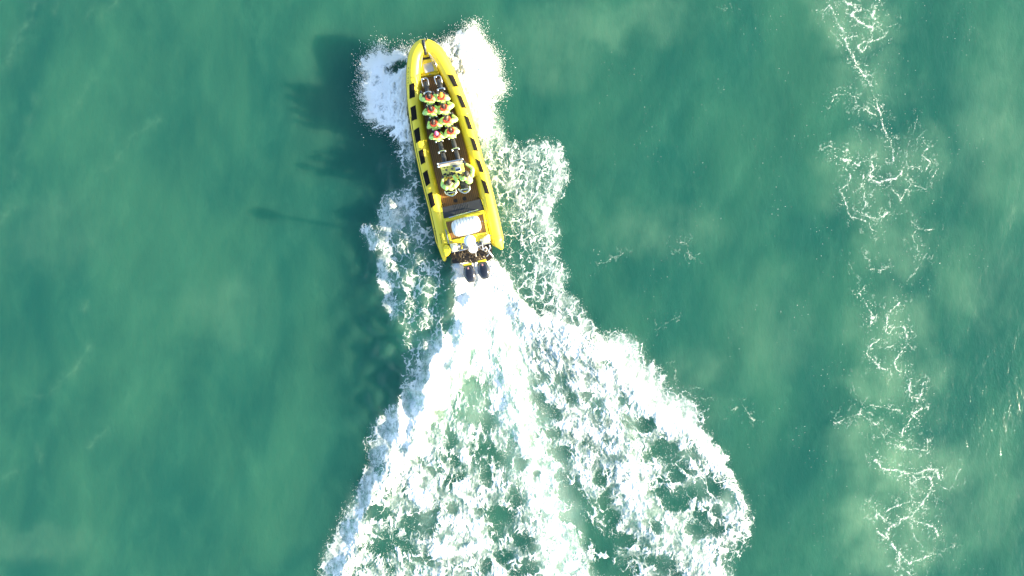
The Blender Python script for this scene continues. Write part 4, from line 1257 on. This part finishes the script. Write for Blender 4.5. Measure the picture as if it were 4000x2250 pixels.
def limb(mb, pts, rads, n=12):
    """tapered limb with rounded ends"""
    mb.tube(resample(pts, .06), list(np.interp(np.linspace(0, 1, len(resample(pts, .06))), np.linspace(0, 1, len(rads)), rads)), n)
    mb.ell(pts[0], (rads[0],) * 3, 10, 7); mb.ell(pts[-1], (rads[-1],) * 3, 10, 7)

def hand(mb, wrist, fwd, side):
    """palm, four fingers of different length curled over a bar, and a thumb from the side of the palm"""
    f = Vector(fwd).normalized(); s = Vector((f.y, -f.x, 0)).normalized() * side; up = Vector((0, 0, 1))
    Mr = Matrix((s, f, up)).transposed()
    mb.ell(wrist + f * .05, (.048, .06, .022), 10, 7, Mr)
    for k, (o, l) in enumerate(((-.034, .066), (-.012, .080), (.011, .075), (.033, .058))):
        a = wrist + f * .085 + s * o
        limb(mb, [a, a + f * l * .55 + up * .008, a + f * l * .8 - up * .025, a + f * l * .62 - up * .055], [.0105, .010, .009, .008], 7)
    a = wrist + f * .035 - s * .042
    limb(mb, [a, a - s * .028 + f * .022 - up * .012, a - s * .030 + f * .052 - up * .03], [.013, .011, .009], 7)

def make_person(name, loc, rz, label, hair='black', hat=False, turn=0, pose='ride', group=None, collar=True, seed=0, scale=1.0, bulk=1.0):
    """origin at the pelvis on the seat; local +y is forward"""
    root = empty(name, loc, rz); root.scale = (scale,) * 3
    tag(root, label, "person", group)
    V = Vector; rn = random.Random(seed)
    j = lambda a: rn.uniform(-a, a)
    if pose == 'ride':
        lean = .10
        pel, chest, neck, head = V((0, .05, .08)), V((0, .09, .40)), V((0, .13, .60)), V((.0, .20, .74))
        SH = [V((s * .20, .06, .54)) for s in (-1, 1)]
        EL = [V((s * (.36 + j(.05)), .10 + j(.07), .30 + j(.05))) for s in (-1, 1)]
        HD = [V((s * (.20 + j(.06)), .36 + j(.05), .26)) for s in (-1, 1)]
        if seed == 0: EL[0] = V((-.42, .18, .34)); HD[0] = V((-.40, .44, .34))
        if seed in (3, 5): EL[1] = V((.44, .16, .36)); HD[1] = V((.26, .42, .26))
        KN = [V((s * .24, .36, .02)) for s in (-1, 1)]; FT = [V((s * .22, .22, -.62)) for s in (-1, 1)]
    elif pose == 'drive':
        pel, chest, neck, head = V((0, 0, .10)), V((0, .04, .44)), V((0, .08, .62)), V((0, .15, .76))
        SH = [V((s * .21, -.05, .54)) for s in (-1, 1)]
        EL = [V((s * .37, .12, .36)) for s in (-1, 1)]
        HD = [V((-.28, .46, .34)), V((.20, .54, .34))]
        KN = [V((s * .15, .30, -.18)) for s in (-1, 1)]; FT = [V((s * .15, .18, -.66)) for s in (-1, 1)]
    else:   # one arm forward on the grab post, the other across the console
        pel, chest, neck, head = V((-.02, -.10, .10)), V((0, .0, .44)), V((0, .06, .62)), V((-.02, .14, .78))
        SH = [V((-.19, .02, .56)), V((.20, .04, .56))]
        EL = [V((-.33, .04, .36)), V((.32, .34, .44))]
        HD = [V((-.38, .24, .30)), V((.06, .70, .46))]
        KN = [V((s * .15, .26, -.18)) for s in (-1, 1)]; FT = [V((s * .15, .10, -.66)) for s in (-1, 1)]
    # body: one continuous skin
    b = MB()
    b.tube(resample([pel, (pel + chest) / 2, chest, (chest + neck * 2) / 3, neck, neck + V((0, .02, .05))], .05), [.15, .15, .15, .155, .16, .155, .15, .11, .07, .06, .06, .06][:len(resample([pel, (pel + chest) / 2, chest, (chest + neck * 2) / 3, neck, neck + V((0, .02, .05))], .05))] + [.06] * 20 if False else .10, 14)
    b.ell(pel, (.17, .14, .12)); b.ell(chest, (.19, .13, .17)); b.ell((chest + neck) / 2, (.19, .10, .09))
    limb(b, [chest, neck, head], [.09, .06, .06])
    Mh = Matrix.Rotation(R(turn), 3, 'Z') @ Matrix.Rotation(R(-14), 3, 'X')
    b.ell(head, (.078, .098, .118), 18, 13, Mh)
    b.ell(head + Mh @ V((0, .035, -.065)), (.052, .062, .05), 12, 8, Mh)      # jaw
    b.ell(head + Mh @ V((0, .103, -.012)), (.014, .022, .026), 8, 6, Mh)      # nose
    b.ell(head + Mh @ V((0, .092, -.062)), (.026, .012, .009), 8, 5, Mh)      # mouth
    for s in (-1, 1):
        b.ell(head + Mh @ V((s * .080, -.005, -.01)), (.012, .022, .032), 8, 6, Mh)   # ear
        b.ell(head + Mh @ V((s * .032, .088, .008)), (.014, .010, .009), 8, 5, Mh)    # eye
        i = 0 if s < 0 else 1
        limb(b, [SH[i], EL[i], HD[i]], [.062, .046, .032])
        limb(b, [pel + V((s * .09, .02, 0)), KN[i], FT[i]], [.090, .062, .045])
        limb(b, [FT[i], FT[i] + V((0, .13, -.03))], [.045, .035])
        d = (HD[i] - EL[i])
        hand(b, HD[i], (d.x * .3, 1, 0), s)
    body = blob("body", b, M_skin, root, .013, 2)
    # trousers
    t = MB()
    t.ell(pel, (.20, .17, .14))
    for s in (-1, 1):
        i = 0 if s < 0 else 1
        limb(t, [pel + V((s * .09, .02, 0)), KN[i], FT[i] + V((0, 0, .06))], [.115, .088, .068])
    blob("trousers", t, M_suit, root, .02, 2)
    # boots and gloves
    g = MB()
    for i, s in ((0, -1), (1, 1)):
        g = MB(); limb(g, [FT[i] + V((0, 0, .04)), FT[i], FT[i] + V((0, .16, -.03))], [.062, .06, .045])
        g.build("boot", M_rub, root)
    for i, s in ((0, -1), (1, 1)):
        g = MB()
        d = (HD[i] - EL[i]).normalized()
        limb(g, [HD[i] - d * .06, HD[i] + d * .02], [.042, .040])
        q = HD[i]; f = V((d.x * .3, 1, 0)).normalized(); sd_ = V((f.y, -f.x, 0)) * s
        g.ell(q + f * .05, (.056, .068, .03), 10, 7)
        for o, l in ((-.034, .066), (-.012, .080), (.011, .075), (.033, .058)):
            a = q + f * .085 + sd_ * o
            limb(g, [a, a + f * l * .55 + V((0, 0, .008)), a + f * l * .8 - V((0, 0, .025))], [.0135, .013, .012], 7)
        a = q + f * .035 - sd_ * .042
        limb(g, [a, a - sd_ * .028 + f * .022 - V((0, 0, .012)), a - sd_ * .03 + f * .05 - V((0, 0, .03))], [.016, .014, .012], 7)
        g.build("glove", M_suit, root)
    # jacket: thick, puffy, open at neck, ends at the cuffs
    jk = MB()
    k = bulk
    jk.ell(pel + V((0, -.01, .10)), (.22 * k, .19 * k, .18)); jk.ell(chest, (.245 * k, .19 * k, .19)); jk.ell((chest * .4 + neck * .6) + V((0, -.05, -.05)), (.25 * k, .14 * k, .10))
    for i, s in ((0, -1), (1, 1)):
        d = (HD[i] - EL[i])
        limb(jk, [SH[i], EL[i], EL[i] + d * .80], [.118 * k, .100 * k, .072 * k])
        jk.ell(SH[i] + V((0, -.02, -.01)), (.125 * k, .12 * k, .10))
        for q in (.3, .7):      # folds
            jk.ell(SH[i].lerp(EL[i], q) + V((j(.02), j(.02), .03)), (.10 * k, .085 * k, .08), 10, 7)
    jo = blob("jacket", jk, M_jac, root, .020, 3)
    for i in (0, 1):
        tp_ = MB()
        d = (EL[i] - SH[i]); c_ = SH[i].lerp(EL[i], .62); dn = d.normalized()
        a_ = dn.orthogonal().normalized(); b_ = dn.cross(a_)
        tp_.tube([c_ + a_ * math.cos(a) * .113 * k + b_ * math.sin(a) * .113 * k for a in np.linspace(0, 2 * math.pi, 16, endpoint=False)], .014, 6, closed=True)
        tp_.build("reflective_band", M_tape, root)
    if collar:
        c_ = neck + V((0, 0, .02)); pts = []
        for a in np.linspace(R(-215), R(35), 22):
            pts.append(V((math.cos(a) * .150, math.sin(a) * .130 - .01, .035 - .10 * max(0, math.sin(a)))) + c_ + V((0, 0, 0)))
        pts = [pts[0] + V((.03, .10, -.16))] + pts + [pts[-1] + V((-.03, .10, -.16))]
        cm = MB().tube(resample(pts, .03), .052, 12)
        cm.tube([chest + V((s_, .17, .1)) for s_ in (-.1, .1)], .05, 8)
        cm.build("life_jacket", M_col, root)
    # hair or knitted hat
    h = MB()
    grow = .016 if not hat else .022
    if not collar: grow = .045
    rings = []
    for a in np.linspace(R(-12), R(88), 9):
        ring = []
        for q in np.linspace(0, 2 * math.pi, 26, endpoint=False):
            p = V((math.cos(a) * math.cos(q) * (.080 + grow), math.cos(a) * math.sin(q) * (.100 + grow) - .006, math.sin(a) * (.120 + grow) + (.035 * max(0, math.sin(q)) * math.cos(a))))
            w_ = 1 + (.05 * math.sin(q * 9 + seed) * math.cos(a) if not hat else .01 * math.sin(q * 20))
            ring.append(head + Mh @ V((p.x * w_, p.y * w_, p.z)))
        rings.append(ring)
    h.loft(rings)
    if not hat:
        h.ell(head + Mh @ V((0, -.075, -.03)), (.075, .05, .085), 12, 8, Mh)
        if seed % 2 == 0: limb(h, [head + Mh @ V((0, -.10, -.03)), head + Mh @ V((.01, -.14, -.13)), head + Mh @ V((.0, -.15, -.22))], [.045, .04, .02])
    else:
        h.tube([head + Mh @ V((math.cos(q) * .094, math.sin(q) * .113 - .006, -.02 + .035 * max(0, math.sin(q)))) for q in np.linspace(0, 2 * math.pi, 26, endpoint=False)], .014, 8, closed=True)
        h.ell(head + Mh @ V((0, -.02, .14)), (.03, .03, .018), 10, 6, Mh)
    h.build("beanie" if hat else "hair", hairs[hair], root)
    if hat and hair == 'pink':
        limb(MB(), [V((0, 0, 0)), V((0, 0, 0.01))], [.01, .01])
        q = MB(); limb(q, [head + Mh @ V((.02, -.10, -.04)), head + Mh @ V((.04, -.15, -.12)), head + Mh @ V((.05, -.15, -.24))], [.045, .05, .02])
        q.build("hair", hairs['brown'], root)
    return root

GP = "passengers riding in two columns of seats"
HZ = 2.08      # height of the seated heads
def place(px, py, z, rz, hy):
    """put the head at a spot of the photograph; hy is how far forward of the pelvis it sits"""
    p = W(px, py, z)
    return Vector((p.x + math.sin(rz) * hy, p.y - math.cos(rz) * hy, 0))
ppl = [
    (1674.6, 372, 'black', False, "person with black hair and dark glove reaching out, front row left seat", 8, 0),
    (1722.4, 369, 'orange', True, "person in an orange knitted hat and red collar, front row right seat", -4, 1),
    (1681.0, 420, 'black', False, "person with black hair and red collar, second row left seat", 5, 2),
    (1730.5, 412, 'brown', False, "person with short brown hair behind the orange hat", -3, 3),
    (1692.0, 472, 'brown', False, "person with brown hair, third row left seat, in front of the pink hat", -12, 4),
    (1744.0, 459, 'fair', False, "person with fair greyish hair, third row right seat", -16, 5),
    (1703.5, 518, 'pink', True, "person in a pink knitted hat with a brown ponytail, last row left seat", 6, 6),
    (1758.5, 504, 'brown', False, "person with dark brown hair, last row right seat beside the pink hat", 0, 7)]
for px, py, hr, hat, lab, trn, sd_ in ppl:
    rz = YAW + R(random.Random(sd_ + 3).uniform(-13, 13))
    loc = place(px, py, HZ, rz, .20); loc.z = 1.34
    make_person("person", loc, rz, lab, hr, hat, trn * 2.2, 'ride', GP, True, sd_, (1.00, .95, .98, .99, .93, .99, .90, 1.0)[sd_], (.90, .86, .90, .94, .85, .94, .82, .92)[sd_])
rz = YAW + R(-2)
loc = place(1753.9, 711, 2.2, rz, .15); loc.z = 1.40
make_person("person", loc, rz, "person steering at the helm, grey-brown hair, both arms on the wheel", 'greyhair', False, 0, 'drive', None, False, 21, 1.0, .84)
rz = YAW + R(6)
loc = place(1823.7, 677, 2.3, rz, .14); loc.z = 1.45
make_person("person", loc, rz, "person standing right of the helm, one arm stretched forward to the console post", 'greyhair', False, 10, 'stand', None, False, 23, 1.0, .84)

# ================================================================== DRIFTING FOAM (old wake at the right)
U = lambda p: [(3100 + x / 1.318, y / 1.318) for x, y in p]
D = lambda p: [(3100 + x / 1.318, 1150 + y / 1.318) for x, y in p]
STR = [  # (points, half width in px, strength)
    (U([(250, 0), (300, 30), (330, 60), (290, 80), (330, 110), (380, 135), (400, 145), (420, 100), (405, 80), (420, 20)]), 7, 1.0), (U([(300, 25), (350, 30), (330, 70)]), 5, .8),
    (U([(330, 60), (390, 50), (420, 0)]), 4, .5),
    (U([(150, 60), (180, 30), (210, 90), (240, 150), (255, 190), (290, 200), (320, 185)]), 6, .85), (U([(240, 150), (260, 180)]), 11, 1.0),
    (U([(255, 190), (275, 240), (300, 290), (320, 320), (345, 370), (380, 415)]), 7, 1.0), (U([(380, 130), (410, 150), (400, 165)]), 11, 1.0),
    (U([(380, 215), (370, 250), (350, 270), (325, 240), (370, 215), (440, 205)]), 5, .8), (U([(440, 205), (470, 185), (480, 160)]), 4, .5),
    (U([(430, 110), (480, 140), (540, 120)]), 4, .5), (U([(380, 415), (415, 500), (430, 520)]), 3, .5), (U([(430, 520), (445, 580), (460, 640), (490, 710), (510, 770), (515, 830)]), 5, .95),
    (U([(190, 530), (210, 485), (270, 480), (305, 495), (320, 550), (360, 560), (420, 590)]), 3.5, .7), (U([(305, 495), (370, 520), (430, 560)]), 3, .6),
    (U([(330, 600), (320, 660), (345, 720), (360, 740)]), 2.5, .5), (U([(150, 765), (170, 755), (230, 765), (260, 780)]), 4, .7),
    (U([(210, 800), (250, 815), (285, 825), (330, 850), (350, 830), (400, 830), (410, 870), (390, 900), (410, 935), (440, 945), (480, 930), (530, 915), (555, 885)]), 6, 1.0),
    (U([(395, 885), (405, 905)]), 12, 1.0), (U([(285, 825), (275, 870), (295, 905), (275, 950), (240, 975), (255, 1000), (275, 1080), (300, 1120), (370, 1140)]), 4, .75),
    (U([(555, 885), (575, 850), (580, 760), (620, 680), (640, 590)]), 3, .55), (U([(500, 925), (510, 970), (545, 1030), (560, 1010), (600, 950), (590, 930)]), 4, .7),
    (U([(575, 850), (640, 870), (680, 880), (700, 830), (660, 800), (690, 760), (665, 725)]), 3.5, .75), (U([(600, 950), (680, 975), (700, 930), (740, 870)]), 3, .55),
    (U([(360, 900), (365, 1000), (375, 1050), (350, 1090), (370, 1110), (430, 1125), (500, 1090)]), 4.5, .85), (U([(410, 940), (460, 970), (495, 960)]), 3, .6),
    (U([(370, 1140), (400, 1180), (440, 1190)]), 3, .6), (U([(610, 1140), (640, 1175), (720, 1180)]), 3, .6), (U([(640, 1175), (610, 1220), (635, 1270), (640, 1310)]), 3, .6),
    (U([(360, 1310), (380, 1340), (390, 1390), (470, 1385), (490, 1370)]), 3, .55), (U([(280, 1340), (300, 1400), (350, 1449)]), 3, .4), (U([(590, 1449), (620, 1400), (690, 1300)]), 3, .5),
    (D([(340, 0), (380, 60), (410, 120), (390, 160)]), 4, .9), (D([(400, 110), (405, 140), (392, 160)]), 7, .9), (D([(545, 40), (495, 80), (480, 130), (475, 190), (495, 200), (510, 170), (560, 165), (585, 200), (580, 260), (550, 300), (520, 340), (525, 380), (550, 395)]), 4.5, .9),
    (D([(570, 170), (582, 250)]), 7, .9), (D([(440, 230), (400, 260), (380, 310), (415, 345), (440, 375), (490, 385)]), 4.5, .85), (D([(470, 280), (530, 260)]), 3, .6), (D([(580, 390), (600, 450), (595, 520), (640, 540), (660, 490), (670, 460)]), 4.5, .9),
    (D([(635, 550), (660, 590), (610, 620), (640, 640)]), 6, .9), (D([(610, 640), (570, 690), (555, 750), (545, 775)]), 5, .95), (D([(560, 600), (520, 595), (400, 565), (340, 590), (340, 615), (280, 630), (215, 665)]), 4, .7), (D([(340, 615), (400, 650), (450, 700), (470, 760), (540, 775), (600, 795), (690, 805), (690, 740)]), 4, .8),
    (D([(440, 640), (470, 680), (555, 735)]), 3, .55), (D([(300, 450), (330, 560)]), 3, .5), (D([(545, 775), (560, 800), (570, 860)]), 4, .7), (D([(530, 780), (560, 785)]), 9, .9),
    (D([(415, 850), (450, 885), (520, 905), (590, 925), (640, 915), (690, 900), (740, 910), (750, 950)]), 7, 1.0), (D([(600, 930), (640, 945), (700, 940), (715, 980), (700, 1020), (660, 1080), (620, 1120), (605, 1145), (620, 1165), (720, 1195), (745, 1240)]), 5.5, .95),
    (D([(595, 940), (605, 1060), (610, 1075), (660, 1075)]), 4, .8), (D([(605, 1065), (550, 1080), (500, 1100), (465, 1125)]), 4.5, .8), (D([(600, 1145), (560, 1150), (540, 1185), (480, 1180), (450, 1150), (420, 1110), (405, 1090)]), 6, .95), (D([(540, 1185), (500, 1190), (480, 1230), (500, 1290), (540, 1330), (535, 1380)]), 8, .9),
    (D([(600, 1150), (615, 1230), (660, 1300)]), 3, .5), (D([(540, 1330), (590, 1385), (650, 1360), (700, 1350)]), 6, .9), (D([(535, 1380), (570, 1420), (600, 1449)]), 5, .8), (D([(430, 1220), (480, 1260), (520, 1300)]), 8, .8), (D([(780, 1310), (830, 1290)]), 4, .6),
    (D([(710, 1000), (740, 1060), (730, 1110)]), 3, .5), (D([(750, 980), (800, 1010), (830, 960), (860, 900)]), 3, .45), (D([(680, 1449), (700, 1400)]), 4, .5),
    # faint ones between the wakes
    ([(2640, 940), (2680, 950), (2700, 1010)], 3, .5), ([(2620, 960), (2660, 1000)], 2.5, .4), ([(2340, 1030), (2390, 1010), (2440, 990)], 3, .45), ([(2640, 1440), (2635, 1480), (2650, 1520), (2720, 1540), (2760, 1560)], 3.5, .5),
    ([(2860, 1600), (2900, 1580), (2940, 1640)], 3.5, .6), ([(2560, 1300), (2600, 1260), (2640, 1240)], 2.5, .35), ([(2800, 30), (2900, 60)], 2.5, .3), ([(2650, 1500), (2700, 1600)], 2.5, .3)]
G2 = .027
ax_ = np.arange((2300 - 2000) / PXM, (3860 - 2000) / PXM, G2); ay_ = np.arange(-14.6, 14.6, G2)
X2, Y2 = np.meshgrid(ax_, ay_); X2 = X2.astype(np.float32); Y2 = Y2.astype(np.float32)
P2x = X2 * PXM + 2000; P2y = -Y2 * PXM + 1125
ux = P2x + 12 * fbm(X2 * 1.6, Y2 * 1.6, 4, 140, .6); uy = P2y + 12 * fbm(X2 * 1.6 + 3, Y2 * 1.6, 4, 150, .6)
fil = np.zeros(X2.shape, np.float32); halo = np.zeros(X2.shape, np.float32)
for pts, w_, st in STR:
    xs_ = [p[0] for p in pts]; ys_ = [p[1] for p in pts]
    bx = (ux > min(xs_) - 90) & (ux < max(xs_) + 90) & (uy > min(ys_) - 90) & (uy < max(ys_) + 90)
    if not bx.any(): continue
    d = pdist(ux[bx], uy[bx], pts)
    fil[bx] = np.maximum(fil[bx], st * np.exp(-(d / (w_ * .36)) ** 1.0))
    halo[bx] = np.maximum(halo[bx], st * np.exp(-(d / 44.0) ** 2))
brk = fbm(X2 * 2.3, Y2 * 2.3, 3, 160)
_wx = X2 + .25 * fbm(X2 * 2.5, Y2 * 2.5, 4, 171, .6); _wy = Y2 + .25 * fbm(X2 * 2.5 + 4, Y2 * 2.5, 4, 175, .6)
net = np.maximum(1 - np.abs(pn(_wx * 1.9, _wy * 1.6, 170)) * 11, .8 - np.abs(pn(_wx * 3.8, _wy * 3.4, 172)) * 8)
spk = uniformise(pn(X2 / .075, Y2 / .075, 180))
c2 = fil * (.95 + 1.7 * brk) * (.72 + .95 * pn(X2 / .09, Y2 / .12, 190) + .45 * pn(X2 / .3, Y2 / .3, 195))
c2 = np.maximum(c2, np.clip(net, 0, 1) * halo * sstep(-.12, .25, brk) * .80 * (.7 + .6 * pn(X2 / .10, Y2 / .14, 191)))
c2 = np.maximum(c2, sstep(.93, .98, spk - .08 * (1 - halo)) * sstep(.08, .5, halo) * .8)
band_w = np.exp(-((P2x - (3480 + 60 * np.sin(P2y / 330))) / 240) ** 2)
c2 = np.maximum(c2, sstep(.992, 1.0, spk) * sstep(.0, .3, fbm(X2 * .5, Y2 * .35, 3, 200) + .25 * band_w) * .7)
c2 = np.clip(c2, 0, 1)
clear = ~((samp(C, P2x, P2y) > .05) & (P2x < CX1))
drift = grid_mesh("drifting_foam", ax_, ay_, water_h(X2, Y2) + .014 + .015 * c2, (c2 > .10) & clear, {'cover': c2 ** .5}, M_old)
tag(drift, "thin broken net of old foam drifting in a long line at the right", "foam", kind='stuff')

# ================================================================== SPRAY
rs = np.random.RandomState(5)
def droplets(name, label, pos, size, stretch, dirs, m):
    n = len(pos)
    base_ = np.array([(1, 0, 0), (0, 1, 0), (-1, 0, 0), (0, -1, 0), (0, 0, 1), (0, 0, -1)], np.float32)
    tri = np.array([(0, 1, 4), (1, 2, 4), (2, 3, 4), (3, 0, 4), (1, 0, 5), (2, 1, 5), (3, 2, 5), (0, 3, 5)], np.int32)
    v = base_[None] * size[:, None, None]
    v = v + dirs[:, None, :] * (base_[None] @ dirs[:, :, None]) * (size * (stretch - 1))[:, None, None]
    v = (v + pos[:, None, :]).reshape(-1, 3).astype(np.float32)
    f = (tri[None] + (np.arange(n) * 6)[:, None, None]).reshape(-1, 3)
    me = bpy.data.meshes.new(name)
    me.vertices.add(len(v)); me.vertices.foreach_set('co', v.ravel())
    me.loops.add(len(f) * 3); me.loops.foreach_set('vertex_index', f.ravel().astype(np.int32))
    me.polygons.add(len(f)); me.polygons.foreach_set('loop_start', np.arange(0, len(f) * 3, 3, dtype=np.int32)); me.polygons.foreach_set('loop_total', np.full(len(f), 3, np.int32))
    me.update(calc_edges=True); me.materials.append(m)
    o = bpy.data.objects.new(name, me); scene.collection.objects.link(o)
    tag(o, label, "spray", kind='stuff')
    return o
M_drop = mat("water_drops", (.86, .88, .86), .3)
# along every ragged edge of the churned foam
e = blur((C > .25).astype(float), 5); e = e * (1 - e) * 4
def sample_pts(n, wfun, x0, x1, y0, y1):
    out = []
    while sum(map(len, out)) < n:
        p = np.stack([rs.uniform(x0, x1, n * 3), rs.uniform(y0, y1, n * 3)], 1)
        k = rs.rand(n * 3) < wfun(p[:, 0], p[:, 1]); out.append(p[k])
    return np.concatenate(out)[:n]
pe = sample_pts(8000, lambda x, y: samp(e, x, y) ** 3, 1240, 3000, 60, 2300)
h = np.abs(rs.randn(len(pe))) * .10 + .02
k = (1 - h / CAMH) / PXM
px_ = pe[:, 0] + rs.randn(len(pe)) * 7; py_ = pe[:, 1] + rs.randn(len(pe)) * 7
pos = np.stack([(px_ - 2000) * k, -(py_ - 1125) * k, h + .05], 1)
dr = rs.randn(len(pe), 3) * .3 + np.array([0, -1, .3]); dr /= np.linalg.norm(dr, axis=1)[:, None]
droplets("wake_spray", "loose drops flying along the ragged edges of the wake", pos, rs.uniform(.003, .010, len(pe)), rs.uniform(1, 2.6, len(pe)), dr, M_drop)
# fans of drops off the bow, streaming outward and forward
allp = []; alld = []; alls = []
bow = np.array([1668.0, 300.0])
for poly, n, cx_, cy_ in ((L_SPL, 13000, 1600, 380), (R_SPL, 14000, 1790, 330)):
    dpol = sdf(MX, MY, poly); wgt = np.exp(-(np.clip(-dpol - 2, 0, 400) / 13) ** 1.1) * (dpol < 30)
    p = sample_pts(n, lambda x, y: samp(wgt, x, y) * np.where(y > 480, .25, 1), 1360, 2020, 60, 640)
    dv = np.stack([p[:, 0] - cx_, -(p[:, 1] - cy_) + 90, np.full(n, 60.)], 1); dv += rs.randn(n, 3) * 22
    dv /= np.linalg.norm(dv, axis=1)[:, None]
    hh = np.abs(rs.randn(n)) * .28 + .12
    kk = (1 - hh / CAMH) / PXM
    allp.append(np.stack([(p[:, 0] - 2000) * kk, -(p[:, 1] - 1125) * kk, hh], 1)); alld.append(dv); alls.append(rs.uniform(.003, .0105, n))
P_ = np.concatenate(allp); Dv = np.concatenate(alld); S_ = np.concatenate(alls)
droplets("bow_spray", "fine spray flung off the bow waves on both sides of the boat", P_, S_, rs.uniform(1.2, 4.5, len(P_)), Dv, M_drop)
